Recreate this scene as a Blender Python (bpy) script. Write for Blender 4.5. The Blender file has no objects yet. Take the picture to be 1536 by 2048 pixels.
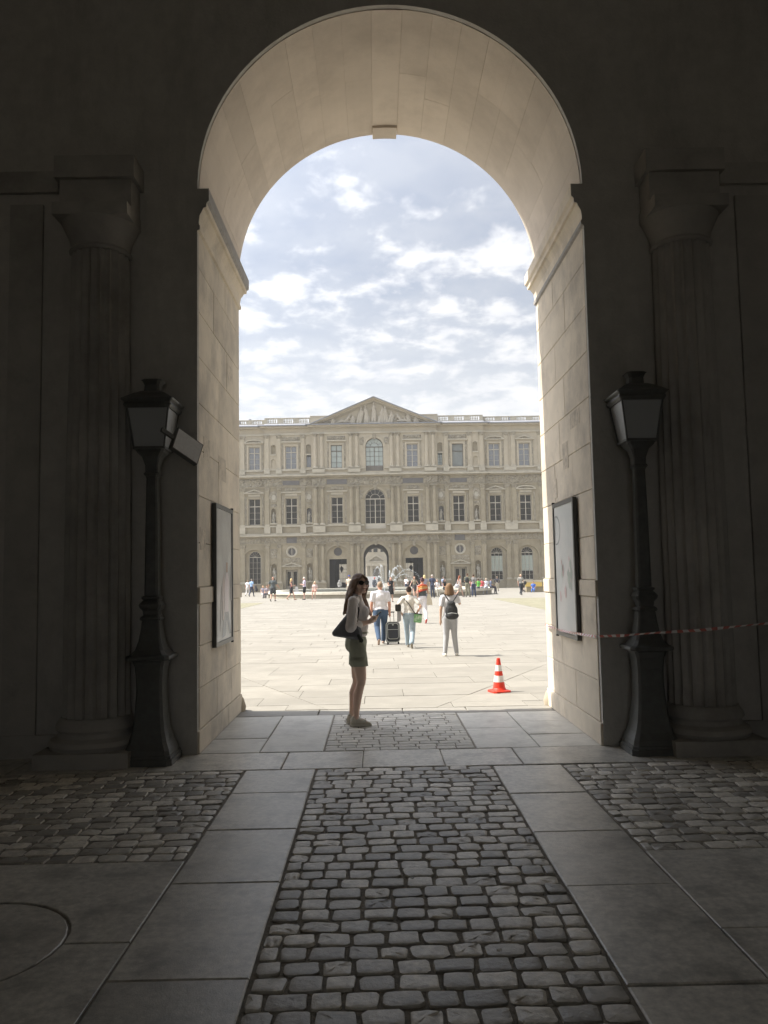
import bpy, bmesh, math, random
from math import sin, cos, pi, radians, sqrt
from mathutils import Vector, Matrix
from mathutils.geometry import tessellate_polygon
random.seed(7)
R = random.random
U = random.uniform
scene = bpy.context.scene
col = scene.collection

# ------------------------------------------------------------------ camera
AX = 0.21            # axis of the archway (the camera stands a step left of it)
HALF = 1.97          # half width of the archway
YN, YF = 7.9, 10.35  # near and far face of the archway wall
SPRING = 5.65
cam_d = bpy.data.cameras.new("camera")
cam = bpy.data.objects.new("camera", cam_d)
col.objects.link(cam)
P, YAW, ROLL = radians(4.47), radians(0.62), radians(1.05)
f = Vector((sin(YAW)*cos(P), cos(YAW)*cos(P), sin(P)))
r = f.cross(Vector((0, 0, 1))).normalized(); u = r.cross(f)
r2 = cos(ROLL)*r - sin(ROLL)*u; u2 = sin(ROLL)*r + cos(ROLL)*u
m = Matrix((r2, u2, -f)).transposed().to_4x4(); m.translation = Vector((0, 0, 1.7))
cam.matrix_world = m
cam_d.sensor_fit = 'VERTICAL'; cam_d.sensor_height = 36; cam_d.sensor_width = 27
cam_d.lens = 1600/2048*36
cam_d.clip_start = 0.05; cam_d.clip_end = 2000
scene.camera = cam
scene.render.resolution_x = 768; scene.render.resolution_y = 1024

# ------------------------------------------------------------------ sun, sky, exposure
scene.view_settings.view_transform = 'Standard'
scene.view_settings.look = 'None'
scene.view_settings.gamma = 1
scene.view_settings.exposure = 2.12
to_sun = Vector((-0.57, 0.05, 0.82)).normalized()
sun_d = bpy.data.lights.new("sun", 'SUN'); sun_d.energy = 2.0; sun_d.angle = radians(0.6)
sun_d.color = (1.0, 0.94, 0.84)
sun = bpy.data.objects.new("sun", sun_d); col.objects.link(sun)
sun.rotation_euler = to_sun.to_track_quat('Z', 'Y').to_euler()
world = bpy.data.worlds.new("World"); scene.world = world; world.use_nodes = True
def build_world():
    nt = world.node_tree; nt.nodes.clear(); L = nt.links
    N = nt.nodes.new
    out = N('ShaderNodeOutputWorld'); bg = N('ShaderNodeBackground'); bg.inputs[1].default_value = 0.06
    L.new(bg.outputs[0], out.inputs[0])
    sky = N('ShaderNodeTexSky'); sky.sky_type = 'NISHITA'; sky.sun_disc = False
    sky.sun_elevation = math.asin(to_sun.z); sky.sun_rotation = math.atan2(to_sun.x, to_sun.y)
    sky.dust_density = 1.5; sky.air_density = 1.0
    tc = N('ShaderNodeTexCoord'); sep = N('ShaderNodeSeparateXYZ'); L.new(tc.outputs['Generated'], sep.inputs[0])
    def mth(op, a, b=None, clamp=False):
        n = N('ShaderNodeMath'); n.operation = op; n.use_clamp = clamp
        for i, v in enumerate((a, b)):
            if v is None: continue
            if isinstance(v, (int, float)): n.inputs[i].default_value = v
            else: L.new(v, n.inputs[i])
        return n.outputs[0]
    z = mth('MAXIMUM', sep.outputs[2], 0.0); zz = mth('ADD', z, 0.10)
    cx = mth('DIVIDE', sep.outputs[0], zz); cy = mth('DIVIDE', sep.outputs[1], zz)
    cmb = N('ShaderNodeCombineXYZ'); L.new(cx, cmb.inputs[0]); L.new(cy, cmb.inputs[1])
    def noise(scale, det, rough, off, dist=0.0, sc=(1, 1, 1)):
        mp = N('ShaderNodeMapping'); mp.inputs['Location'].default_value = off
        mp.inputs['Scale'].default_value = sc
        L.new(cmb.outputs[0], mp.inputs[0])
        n = N('ShaderNodeTexNoise'); n.inputs['Scale'].default_value = scale
        n.inputs['Detail'].default_value = det; n.inputs['Roughness'].default_value = rough
        n.inputs['Distortion'].default_value = dist
        L.new(mp.outputs[0], n.inputs['Vector']); return n.outputs['Fac']
    a = noise(7.5, 10, 0.58, CL_OFF, 0.15, (1.0, 0.8, 1))
    b = noise(1.1, 3, 0.5, (CL_OFF[0]+3, CL_OFF[1]-2, 4), 0)
    s = mth('ADD', mth('MULTIPLY', a, 0.80), mth('MULTIPLY', b, 0.42))
    # more cloud towards the horizon: clouds seen edge on close up
    low = mth('MULTIPLY', mth('SUBTRACT', 0.40, z), 0.42)
    s = mth('ADD', s, low)
    mr = N('ShaderNodeMapRange'); mr.interpolation_type = 'SMOOTHSTEP'
    mr.inputs['From Min'].default_value = 0.57; mr.inputs['From Max'].default_value = 0.75
    mr.inputs['To Min'].default_value = 0.44; mr.inputs['To Max'].default_value = 1.0
    L.new(s, mr.inputs['Value'])
    # cloud brightness: soft grey bellies
    c = noise(7.0, 6, 0.5, (CL_OFF[0]-5, CL_OFF[1]+7, 9), 0.2)
    mc = N('ShaderNodeMapRange'); mc.inputs['From Min'].default_value = 0.3; mc.inputs['From Max'].default_value = 0.65
    mc.inputs['To Min'].default_value = 0.0; mc.inputs['To Max'].default_value = 1.0; L.new(c, mc.inputs['Value'])
    cc = N('ShaderNodeMix'); cc.data_type = 'RGBA'; L.new(mc.outputs[0], cc.inputs[0])
    cc.inputs[6].default_value = (3.25, 3.35, 3.6, 1); cc.inputs[7].default_value = (4.2, 4.2, 4.22, 1)
    mx = N('ShaderNodeMix'); mx.data_type = 'RGBA'; L.new(mr.outputs[0], mx.inputs[0])
    sk = N('ShaderNodeVectorMath'); sk.operation = 'SCALE'; sk.inputs['Scale'].default_value = 0.42; L.new(sky.outputs[0], sk.inputs[0]); L.new(sk.outputs[0], mx.inputs[6]); L.new(cc.outputs[2], mx.inputs[7])
    # sky brightness raised high up and sunward, out of view, to light the passage
    dt = N('ShaderNodeVectorMath'); dt.operation = 'DOT_PRODUCT'; L.new(tc.outputs['Generated'], dt.inputs[0]); dt.inputs[1].default_value = to_sun
    fw = mth('ADD', mth('MULTIPLY', mth('POWER', mth('MAXIMUM', dt.outputs['Value'], 0.0), 3.0), 3.2), 1.0)
    sc = N('ShaderNodeVectorMath'); sc.operation = 'SCALE'; hm = N('ShaderNodeMapRange'); hm.inputs['From Min'].default_value = 0.10; hm.inputs['From Max'].default_value = 0.34; hm.inputs['To Min'].default_value = 0.9; hm.inputs['To Max'].default_value = 0.0; L.new(z, hm.inputs['Value'])
    hz = N('ShaderNodeMix'); hz.data_type = 'RGBA'; L.new(hm.outputs[0], hz.inputs[0]); L.new(mx.outputs[2], hz.inputs[6]); hz.inputs[7].default_value = (3.65, 3.72, 3.82, 1)
    L.new(hz.outputs[2], sc.inputs[0]); L.new(fw, sc.inputs['Scale'])
    L.new(sc.outputs[0], bg.inputs[0])
CL_OFF = (11.2, 6.1, 0.0)
build_world()

# ------------------------------------------------------------------ helpers
class MB:
    def __init__(s): s.v = []; s.f = []; s.mi = []
    def add(s, vs, fs, mi=0):
        o = len(s.v); s.v += [tuple(p) for p in vs]; s.f += [tuple(i+o for i in q) for q in fs]; s.mi += [mi]*len(fs); return s
    def box(s, x0, x1, y0, y1, z0, z1, mi=0):
        return s.add([(x0,y0,z0),(x1,y0,z0),(x1,y1,z0),(x0,y1,z0),(x0,y0,z1),(x1,y0,z1),(x1,y1,z1),(x0,y1,z1)],
              [(0,3,2,1),(4,5,6,7),(0,1,5,4),(1,2,6,5),(2,3,7,6),(3,0,4,7)], mi)
    def obox(s, c, sx, sy, sz, M=None, mi=0):
        M = M or Matrix(); c = Vector(c); vs = []
        for a in ((-1,-1,-1),(1,-1,-1),(1,1,-1),(-1,1,-1),(-1,-1,1),(1,-1,1),(1,1,1),(-1,1,1)):
            vs.append(c + M.to_3x3() @ Vector((a[0]*sx/2, a[1]*sy/2, a[2]*sz/2)))
        return s.add(vs, [(0,3,2,1),(4,5,6,7),(0,1,5,4),(1,2,6,5),(2,3,7,6),(3,0,4,7)], mi)
    def loft(s, rings, cap=True, mi=0):
        n = len(rings[0]); vs = [p for q in rings for p in q]; fs = []
        for i in range(len(rings)-1):
            for j in range(n):
                k = (j+1) % n; fs.append((i*n+j, i*n+k, (i+1)*n+k, (i+1)*n+j))
        if cap: fs.append(tuple(reversed(range(n)))); fs.append(tuple((len(rings)-1)*n+j for j in range(n)))
        return s.add(vs, fs, mi)
    def lathe(s, prof, c=(0,0,0), n=16, a0=0, sx=1, sy=1, fl=0, cap=True, mi=0):
        rs = []
        for rr, z in prof:
            rs.append([(c[0]+sx*rr*cos(a0+2*pi*j/n)*(1-(fl if j % 2 else 0)), c[1]+sy*rr*sin(a0+2*pi*j/n)*(1-(fl if j % 2 else 0)), c[2]+z) for j in range(n)])
        return s.loft(rs, cap, mi)
    def sq(s, prof, c, ch=0.18, mi=0):   # square section with small chamfers
        rs = []
        for h, z in prof:
            k = h*(1-ch)
            rs.append([(c[0]+a, c[1]+b, c[2]+z) for a, b in ((h,-k),(h,k),(k,h),(-k,h),(-h,k),(-h,-k),(-k,-h),(k,-h))])
        return s.loft(rs, True, mi)
    def tube(s, pts, rad, n=8, mi=0):
        pts = [Vector(p) for p in pts]; rs = []
        for i, p in enumerate(pts):
            d = (pts[min(i+1, len(pts)-1)] - pts[max(i-1, 0)]).normalized()
            a = d.orthogonal().normalized() if i == 0 else (pa - d*pa.dot(d)).normalized()
            pa = a; b = d.cross(a); rr = rad[i] if isinstance(rad, (list, tuple)) else rad
            rs.append([tuple(p + rr*(a*cos(2*pi*j/n) + b*sin(2*pi*j/n))) for j in range(n)])
        return s.loft(rs, True, mi)
    def plate(s, outer, holes, y0, y1, mi=0, side=True):  # polygon in XZ with holes, between y0 (front) and y1
        polys = [[Vector((a, b, 0)) for a, b in q] for q in [outer]+holes]
        flat = [p for q in polys for p in q]
        tris = tessellate_polygon(polys); n = len(flat)
        vs = [(p.x, y0, p.y) for p in flat] + [(p.x, y1, p.y) for p in flat]
        fs = []
        for t in tris:
            a, b, c = (flat[i] for i in t)
            cr = (b-a).cross(c-a).z
            t = tuple(t) if cr > 0 else tuple(reversed(t))
            fs.append(t); fs.append(tuple(i+n for i in reversed(t)))
        o = 0
        if side:
            for q in polys:
                k = len(q)
                for j in range(k): fs.append((o+j, o+n+j, o+n+(j+1) % k, o+(j+1) % k))
                o += k
        return s.add(vs, fs, mi)
    def poly(s, pts, z0, z1, mi=0):   # polygon in XY extruded, z0/z1 numbers or functions
        n = len(pts); g = z1 if callable(z1) else (lambda x, y: z1); h = z0 if callable(z0) else (lambda x, y: z0)
        vs = [(a, b, h(a, b)) for a, b in pts] + [(a, b, g(a, b)) for a, b in pts]
        return s.add(vs, [tuple(range(n, 2*n))] + [(j, (j+1) % n, n+(j+1) % n, n+j) for j in range(n)], mi)
    def mesh(s, name, mats, smooth=False, bevel=0):
        me = bpy.data.meshes.new(name); me.from_pydata(s.v, [], s.f)
        for mm in (mats if isinstance(mats, (list, tuple)) else [mats]): me.materials.append(mm)
        me.polygons.foreach_set('material_index', s.mi)
        if smooth: me.polygons.foreach_set('use_smooth', [True]*len(me.polygons))
        me.update()
        if smooth == 'auto': me.set_sharp_from_angle(angle=radians(35))
        return me
    def build(s, name, mats, parent=None, smooth=False, **kw):
        return link(name, s.mesh(name, mats, smooth), parent, **kw)

def link(name, data, parent=None, loc=None, rot=None, kind=None, label=None, cat=None, group=None):
    o = bpy.data.objects.new(name, data); col.objects.link(o)
    if parent: o.parent = parent
    if loc is not None: o.location = loc
    if rot is not None: o.rotation_euler = rot
    tag(o, label, cat, group, kind); return o
def tag(o, label=None, cat=None, group=None, kind=None):
    if label: o['label'] = label
    if cat: o['category'] = cat
    if group: o['group'] = group
    if kind: o['kind'] = kind
def thing(name, label, cat, loc=(0,0,0), rot=(0,0,0), group=None):
    return link(name, None, None, loc, rot, None, label, cat, group)
def archp(cx, w, z0, crown, n=20):
    rr = w/2; zs = crown-rr
    return [(cx-rr, z0), (cx+rr, z0)] + [(cx+rr*cos(pi*i/n), zs+rr*sin(pi*i/n)) for i in range(n+1)]
def rect(x0, x1, z0, z1): return [(x0,z0),(x1,z0),(x1,z1),(x0,z1)]
def circ(cx, cz, rr, n=20, sy=1): return [(cx+rr*cos(2*pi*i/n), cz+sy*rr*sin(2*pi*i/n)) for i in range(n)]

# ------------------------------------------------------------------ materials
def material(name, color, rough=0.85, var=0.15, scale=6.0, bump=0.2, bscale=40.0, stain=None, stain_amt=0.0, stain_scale=1.3,
             metal=0.0, spec=0.4, isl=0.0, bdist=0.01, streak=None, rand=0.0):
    m = bpy.data.materials.new(name); m.use_nodes = True; nt = m.node_tree; L = nt.links; N = nt.nodes.new
    b = nt.nodes['Principled BSDF']; b.inputs['Roughness'].default_value = rough; b.inputs['Metallic'].default_value = metal
    b.inputs['Specular IOR Level'].default_value = spec
    tc = N('ShaderNodeTexCoord').outputs['Object'] if not isl and not rand else None
    if tc is None:
        geo = N('ShaderNodeNewGeometry'); tc = geo.outputs['Position']
    nz = N('ShaderNodeTexNoise'); nz.inputs['Scale'].default_value = scale; nz.inputs['Detail'].default_value = 6; nz.inputs['Roughness'].default_value = 0.65
    L.new(tc, nz.inputs['Vector'])
    def rng(src, a, c, d, e):
        q = N('ShaderNodeMapRange'); L.new(src, q.inputs[0])
        for i, v in enumerate((a, c, d, e)): q.inputs[i+1].default_value = v
        return q.outputs[0]
    val = rng(nz.outputs['Fac'], 0.25, 0.75, 1-var, 1+var)
    def mul(a, bb):
        q = N('ShaderNodeMath'); q.operation = 'MULTIPLY'; L.new(a, q.inputs[0]); L.new(bb, q.inputs[1]); return q.outputs[0]
    if isl or rand:
        oi = N('ShaderNodeObjectInfo'); ad = N('ShaderNodeMath'); ad.operation = 'ADD'
        L.new(oi.outputs['Random'], ad.inputs[0])
        if isl: L.new(geo.outputs['Random Per Island'], ad.inputs[1])
        else: ad.inputs[1].default_value = 0
        fr = N('ShaderNodeMath'); fr.operation = 'FRACT'; L.new(ad.outputs[0], fr.inputs[0])
        k = isl or rand
        val = mul(val, rng(fr.outputs[0], 0, 1, 1-k, 1+k))
    hsv = N('ShaderNodeVectorMath'); hsv.operation = 'SCALE'; hsv.inputs[0].default_value = color; L.new(val, hsv.inputs['Scale'])
    cur = hsv.outputs[0]
    if stain:
        n2 = N('ShaderNodeTexNoise'); n2.inputs['Scale'].default_value = stain_scale; n2.inputs['Detail'].default_value = 8; n2.inputs['Roughness'].default_value = 0.7
        if streak:
            mp = N('ShaderNodeMapping'); mp.inputs['Scale'].default_value = streak; L.new(tc, mp.inputs[0]); L.new(mp.outputs[0], n2.inputs['Vector'])
        else: L.new(tc, n2.inputs['Vector'])
        fac = rng(n2.outputs['Fac'], 0.48, 0.68, 0.0, stain_amt)
        mx = N('ShaderNodeMix'); mx.data_type = 'RGBA'; L.new(fac, mx.inputs[0]); L.new(cur, mx.inputs[6]); mx.inputs[7].default_value = (*stain, 1)
        cur = mx.outputs[2]
    L.new(cur, b.inputs['Base Color'])
    if bump:
        n3 = N('ShaderNodeTexNoise'); n3.inputs['Scale'].default_value = bscale; n3.inputs['Detail'].default_value = 5; n3.inputs['Roughness'].default_value = 0.6
        L.new(tc, n3.inputs['Vector'])
        bp = N('ShaderNodeBump'); bp.inputs['Strength'].default_value = bump; bp.inputs['Distance'].default_value = bdist
        L.new(n3.outputs['Fac'], bp.inputs['Height']); L.new(bp.outputs[0], b.inputs['Normal'])
    return m
def plain(name, color, rough=0.6, var=0.08, scale=30, bump=0.0, **k): return material(name, color, rough, var, scale, bump, **k)

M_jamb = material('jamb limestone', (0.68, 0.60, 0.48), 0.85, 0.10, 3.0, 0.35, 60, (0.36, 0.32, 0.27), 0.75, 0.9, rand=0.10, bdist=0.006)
M_patch = material('darker repair stone', (0.58, 0.51, 0.41), 0.9, 0.25, 14, 0.6, 40, (0.33, 0.29, 0.235), 0.8, 8, bdist=0.008)
M_impost = material('grey shaded impost cap', (0.36, 0.345, 0.325), 0.9, 0.2, 14, 0.4, 40)  # darker grey than the jamb: shade under the cap put into the colour
M_soffit = material('soffit limestone', (0.68, 0.60, 0.51), 0.9, 0.07, 2.0, 0.2, 50, (0.42, 0.36, 0.30), 0.45, 0.8, rand=0.06, bdist=0.005)
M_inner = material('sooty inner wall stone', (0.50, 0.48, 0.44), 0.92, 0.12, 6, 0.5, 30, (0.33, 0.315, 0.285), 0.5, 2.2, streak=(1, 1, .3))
M_colshade = material('shaded column stone', (0.42, 0.40, 0.365), 0.95, 0.2, 1.5, 0.3, 30, (0.22, 0.205, 0.18), 0.7, 0.7)  # darker copy of the inner wall stone, shade put into columns and mouldings
M_outer = material('court wall stone', (0.42, 0.36, 0.27), 0.9, 0.12, 1.5, 0.3, 20)
M_cobble = material('cobble stone', (0.56, 0.52, 0.445), 0.42, 0.25, 22, 0.9, 38, (0.31, 0.28, 0.23), 0.7, 6.0, isl=0.50, bdist=0.005, spec=0.6)
M_pcob = material('pale lit cobble', (0.60, 0.57, 0.50), 0.55, 0.15, 26, 0.5, 55, (0.42, 0.39, 0.33), 0.5, 5.0, isl=0.15, bdist=0.004, spec=0.5)  # cobbles under the arch, light near the opening put into a paler colour
M_slab = material('granite slab', (0.55, 0.52, 0.455), 0.32, 0.34, 22, 0.35, 130, (0.30, 0.285, 0.25), 1.0, 3.6, rand=0.17, bdist=0.004, spec=0.75)
M_mortar = material('earth joint', (0.25, 0.225, 0.185), 0.95, 0.3, 30, 0.8, 60)
M_court = material('courtyard flagstone', (0.265, 0.25, 0.217), 0.85, 0.10, 2.3, 0.12, 30, (0.225, 0.212, 0.183), 0.75, 0.6, isl=0.08, spec=0.3)
M_courtj = material('courtyard joint', (0.17, 0.155, 0.13), 0.95, 0.2, 10, 0.0)
M_lawn = material('worn grass over cobbles', (0.25, 0.235, 0.165), 0.95, 0.35, 5, 0.9, 12, (0.15, 0.145, 0.085), 0.8, 2.5, bdist=0.05)
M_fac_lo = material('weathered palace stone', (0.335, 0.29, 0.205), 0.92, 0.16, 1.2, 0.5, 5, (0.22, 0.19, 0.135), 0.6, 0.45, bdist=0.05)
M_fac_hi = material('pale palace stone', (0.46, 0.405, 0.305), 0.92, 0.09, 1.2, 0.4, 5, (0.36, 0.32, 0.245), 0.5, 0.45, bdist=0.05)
M_carve = material('carved palace stone', (0.35, 0.31, 0.235), 0.92, 0.2, 2.5, 1.0, 4.0, (0.17, 0.155, 0.12), 0.7, 1.6, bdist=0.25)
M_ledge = material('pale ledge stone', (0.48, 0.44, 0.35), 0.9, 0.1, 1.0, 0.3, 8, (0.32, 0.29, 0.23), 0.5, 0.8, bdist=0.03)  # paler than the wall stone, for ledges, sills and pedestals
M_plaque_shade = material('dark plaque marble and niche shade', (0.13, 0.125, 0.125), 0.5, 0.15, 2, 0)
M_lead = material('lead roof', (0.26, 0.27, 0.30), 0.55, 0.12, 1.2, 0.2, 4)
M_wood = plain('painted window wood', (0.52, 0.48, 0.40), 0.6)
M_woodd = plain('dark window wood', (0.16, 0.145, 0.12), 0.6)
M_doorw = plain('faded door paint', (0.30, 0.27, 0.21), 0.6)
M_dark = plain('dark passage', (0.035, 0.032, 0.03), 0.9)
M_iron = material('painted cast iron', (0.10, 0.102, 0.095), 0.42, 0.25, 14, 0.25, 60, (0.09, 0.085, 0.07), 0.5, 6, spec=0.5)
M_ironf = plain('black gate iron', (0.02, 0.02, 0.02), 0.5)
def glass(name, color, rough=0.08, tint=0.0, ior=1.7):
    m = bpy.data.materials.new(name); m.use_nodes = True; b = m.node_tree.nodes['Principled BSDF']
    b.inputs['Base Color'].default_value = (*color, 1); b.inputs['Roughness'].default_value = rough
    b.inputs['Specular IOR Level'].default_value = 0.9; b.inputs['IOR'].default_value = ior
    return m
M_glass = glass('dark window glass', (0.02, 0.02, 0.018), .08, 0, 1.3)
M_glassb = glass('upper window glass', (0.13, 0.14, 0.155), 0.06)
M_blind = glass('pale blind behind glass', (0.36, 0.42, 0.38), 0.15)
M_lamp = glass('frosted lantern glass', (0.30, 0.31, 0.31), 0.4)

def cz(Y):
    pts = ((-50, 0), (10.35, 0), (22, -.15), (60, -.15), (115, -.5), (900, -.5))
    for (a, p), (b, q) in zip(pts, pts[1:]):
        if Y <= b: return p + (q-p)*(Y-a)/(b-a)
    return -.5

# ------------------------------------------------------------------ passage floor
floor = thing('passage_floor', None, None); floor['kind'] = 'structure'
MB().box(-6.2, 6.6, -9.4, 10.0, -0.3, -0.011).build('mortar_bed', M_mortar, floor)
MB().box(-.56, .96, 7.94, 9.95, -0.1, -0.006).build('sand_bed', plain('pale sand joint', (.26, .24, .20), .9), floor)
g = 0.011
def chamfer_slab(pts, name='slab', parent=floor, mat=M_slab, z=0.0, c=0.008, th=0.06):
    n = len(pts); cx = sum(p[0] for p in pts)/n; cy = sum(p[1] for p in pts)/n
    mb = MB(); h = z + U(-.002, .003); tx, ty = U(-.002, .002), U(-.002, .002)
    def ins(d):
        out = []
        for i, (x, y) in enumerate(pts):
            x0, y0 = pts[i-1]; x1, y1 = pts[(i+1) % n]
            a = Vector((x-x0, y-y0)).normalized(); b = Vector((x1-x, y1-y)).normalized()
            nn = Vector((-(a.y+b.y), a.x+b.x)); l = nn.length
            if l < 1e-5: nn = Vector((-a.y, a.x)); l = 1
            nn /= l; kk = d/max(0.4, nn.dot(Vector((-a.y, a.x))))
            out.append((x-cx+nn.x*kk, y-cy+nn.y*kk))
        return out
    A = ins(0); B = ins(c)
    vs = [(a, b, h-th) for a, b in A] + [(a, b, h-c*.7) for a, b in A] + [(a, b, h+tx*a+ty*b) for a, b in B]
    fs = [tuple(range(2*n, 3*n))]
    for j in range(n):
        k = (j+1) % n; fs += [(j, k, n+k, n+j), (n+j, n+k, 2*n+k, 2*n+j)]
    mb.add(vs, fs); return mb.build(name, mat, parent, loc=(cx, cy, 0))
def slab(x0, x1, y0, y1, **k):
    j = lambda: U(-.004, .004)
    # slightly worn outline with a mid point on every side
    pts = [(x0+g/2, y0+g/2), ((x0+x1)/2, y0+g/2+j()), (x1-g/2, y0+g/2), (x1-g/2+j(), (y0+y1)/2), (x1-g/2, y1-g/2), ((x0+x1)/2, y1-g/2+j()), (x0+g/2, y1-g/2), (x0+g/2+j(), (y0+y1)/2)]
    return chamfer_slab(pts, **k)
LX0, LX1, RX0, RX1 = -1.185, -0.565, 0.995, 1.60
ys = [-9.2, -8, -6.6, -5.2, -3.9, -2.6, -1.4, -0.3, 0.7, 1.6, 2.55, 3.55, 4.63, 5.57, 6.48, 7.23]
for a, b in zip(ys, ys[1:]): slab(LX0, LX1, a, b)
ys = [-9.2, -8, -6.6, -5.2, -3.9, -2.6, -1.4, -0.3, 0.7, 1.6, 2.4, 3.42, 4.47, 5.39, 6.31, 7.2]
for a, b in zip(ys, ys[1:]): slab(RX0, RX1, a, b)
xs = [-5.6, -4.4, -3.3, -2.1, -0.88, -0.155, 0.585, 1.285, 2.45, 3.4, 4.6, 6.0]
for a, b in zip(xs, xs[1:]): slab(a, b, 7.24, 7.93, th=.05)
# slabs under the arch
M_slabc = material('threshold slab', (0.27, 0.255, 0.222), 0.6, 0.12, 9, 0.3, 110, rand=0.08, bdist=0.004)
M_slabp = material('pale lit slab', (0.60, 0.58, 0.52), 0.42, 0.14, 9, 0.3, 110, (0.36, 0.34, 0.30), 0.7, 2.6, rand=0.10, bdist=0.004, spec=0.5)  # under-arch slabs made paler, daylight from the court painted in
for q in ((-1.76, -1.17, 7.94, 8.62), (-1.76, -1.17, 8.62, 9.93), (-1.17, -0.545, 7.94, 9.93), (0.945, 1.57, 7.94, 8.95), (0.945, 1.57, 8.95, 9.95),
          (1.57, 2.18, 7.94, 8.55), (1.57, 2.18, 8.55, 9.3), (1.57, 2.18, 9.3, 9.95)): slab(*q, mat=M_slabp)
for a, b in zip((-1.76, -0.75, 0.3, 1.1, 2.18), (-0.75, 0.3, 1.1, 2.18)): slab(a, b, 9.95, 10.36, mat=M_slabc)
# side slabs with the round flush stone at each side
for sgn in (-1, 1):
    cx = -2.0 if sgn < 0 else 2.42; rr = 0.50; cy = 3.92
    e = LX0 if sgn < 0 else RX1; o = cx + sgn*1.1
    arcu = [(cx+rr*cos(t*pi/14), cy+rr*sin(t*pi/14)) for t in range(15)]
    up = [(cx+rr, cy+.005)] + [(max(e, cx+rr) if sgn > 0 else e, cy+.005)]
    xa, xb = min(e, o)+g/2, max(e, o)-g/2
    A = [(xb, cy+.006), (xb, 4.99), (xa, 4.99), (xa, cy+.006)] + [(cx-rr*cos(t*pi/14), cy+.006+rr*sin(t*pi/14)) for t in range(15)]
    B = [(xa, cy-.006), (xa, 2.75), (xb, 2.75), (xb, cy-.006)] + [(cx+rr*cos(t*pi/14), cy-.006-rr*sin(t*pi/14)) for t in range(15)]
    chamfer_slab(A, c=0.004); chamfer_slab(B, c=0.004)
    chamfer_slab(circ(cx, cy, rr-.014, 32), c=0.005, name='round_slab')
    for a, b in ((1.1, 2.2), (2.2, 3.3), (3.3, 4.3)):
        x0, x1 = sorted((cx+sgn*a, cx+sgn*b)); slab(x0, x1, 2.75, 3.9); slab(x0, x1, 3.9, 5.0)
    y = 2.74
    while y > -9:
        x = e
        while abs(x-e) < 4.2:
            w = U(.9, 1.4); x0, x1 = sorted((x, x+sgn*w)); slab(x0, x1, y-1.1, y); x += sgn*w
        y -= 1.1
# cobbles
def cobble_mesh(i, w, d, flat=False):
    rd = random.Random(i); n = 10; rs = []
    n = 14; k = rd.uniform(.20, .46); tilt = (rd.uniform(-.035, .035), rd.uniform(-.045, .045))
    if flat: k = .2; tilt = (0, 0)
    jit = [(rd.uniform(.90, 1.03) if not flat else rd.uniform(.97, 1.01)) for _ in range(n)]
    broken = rd.random() < .22 and not flat
    def ring(s, z, jz=0):
        out = []
        for j in range(n):
            a = 2*pi*(j+.5)/n; ca, sa = cos(a), sin(a)
            x = math.copysign(abs(ca)**k, ca)*w/2*s*jit[j]; y = math.copysign(abs(sa)**k, sa)*d/2*s*jit[(j*3) % n]
            out.append((x, y, z + x*tilt[0] + y*tilt[1] + rd.uniform(-jz, jz)))
        return out
    mb = MB(); t = 0.0 if not broken else -.004
    rs = [ring(1.0, -.03), ring(.995, -.007), ring(.965, -.001+t, .0012), ring(.80, .0018+t, .0045 if broken else .0014), ring(.42, .002+t, .005 if broken else .001)]
    mb.loft(rs, False); nn = len(mb.v); c = (rd.uniform(-.01, .01), rd.uniform(-.01, .01), .002+t+(rd.uniform(-.008, .006) if broken else 0))
    mb.v.append(c); mb.f += [(4*n+j, 4*n+(j+1) % n, nn) for j in range(n)]; mb.mi += [0]*n
    return mb
CW, CD = 0.150, 0.140
protos = [cobble_mesh(i, CW-.008, CD-.013) for i in range(26)]
protos_flat = [cobble_mesh(i, CW-.004, CD-.010, True) for i in range(26)]
pm = [p.mesh('cobble', M_cobble, 'auto') for p in protos]
cob = []
def cobble_field(x0, x1, y0, y1, cd=CD, cw=CW):
    n = max(1, round((y1-y0)/cd)); dy = (y1-y0)/n
    for i in range(n):
        yy = y0+dy*(i+.5); x = x0+.004; first = True; off = U(.4, 1)
        ws = []; 
        while x < x1-.03:
            w = cw*U(.8, 1.22)
            if first: w *= off; first = False
            if x1-(x+w) < .06: w = x1-x-.004
            ws.append((x, w)); x += w
        for x, w in ws:
            cob.append((x+w/2, yy+U(-.003, .003), w/CW, dy/CD*U(.95, 1.03), U(-.028, .028), random.randrange(26), U(-.004, .004)))
cobble_field(LX1+.004, RX0-.004, 2.2, 7.235, .135, .163)
n_main = len(cob)
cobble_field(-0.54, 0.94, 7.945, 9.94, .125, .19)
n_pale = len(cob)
cobble_field(LX1+.004, RX0-.004, -3, 2.2)
cobble_field(-5.4, LX0-.004, 5.0, 7.235, .135, .16)
cobble_field(RX1+.004, 5.8, 5.0, 7.21, .135, .16)
idx = sorted(range(n_main), key=lambda i: abs(cob[i][1]-2.95) if cob[i][1] > 2.9 else 99)[:300]
single = set(idx); rest = MB(); palec = MB()
for i, (x, y, sx, sy, rz, k, dz) in enumerate(cob):
    if i in single:
        o = link('cobble', pm[k], floor, (x, y, dz), (0, 0, rz)); o.scale = (sx, sy, 1)
    else:
        c, s_ = cos(rz), sin(rz)
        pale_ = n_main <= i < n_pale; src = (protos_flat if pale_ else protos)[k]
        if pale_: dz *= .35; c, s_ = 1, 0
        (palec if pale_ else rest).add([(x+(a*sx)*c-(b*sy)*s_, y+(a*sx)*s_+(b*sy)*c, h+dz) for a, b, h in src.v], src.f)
rest.build('cobbles', M_cobble, floor, 'auto', kind='stuff'); palec.build('arch_cobbles', M_pcob, floor, 'auto', kind='stuff')

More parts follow.
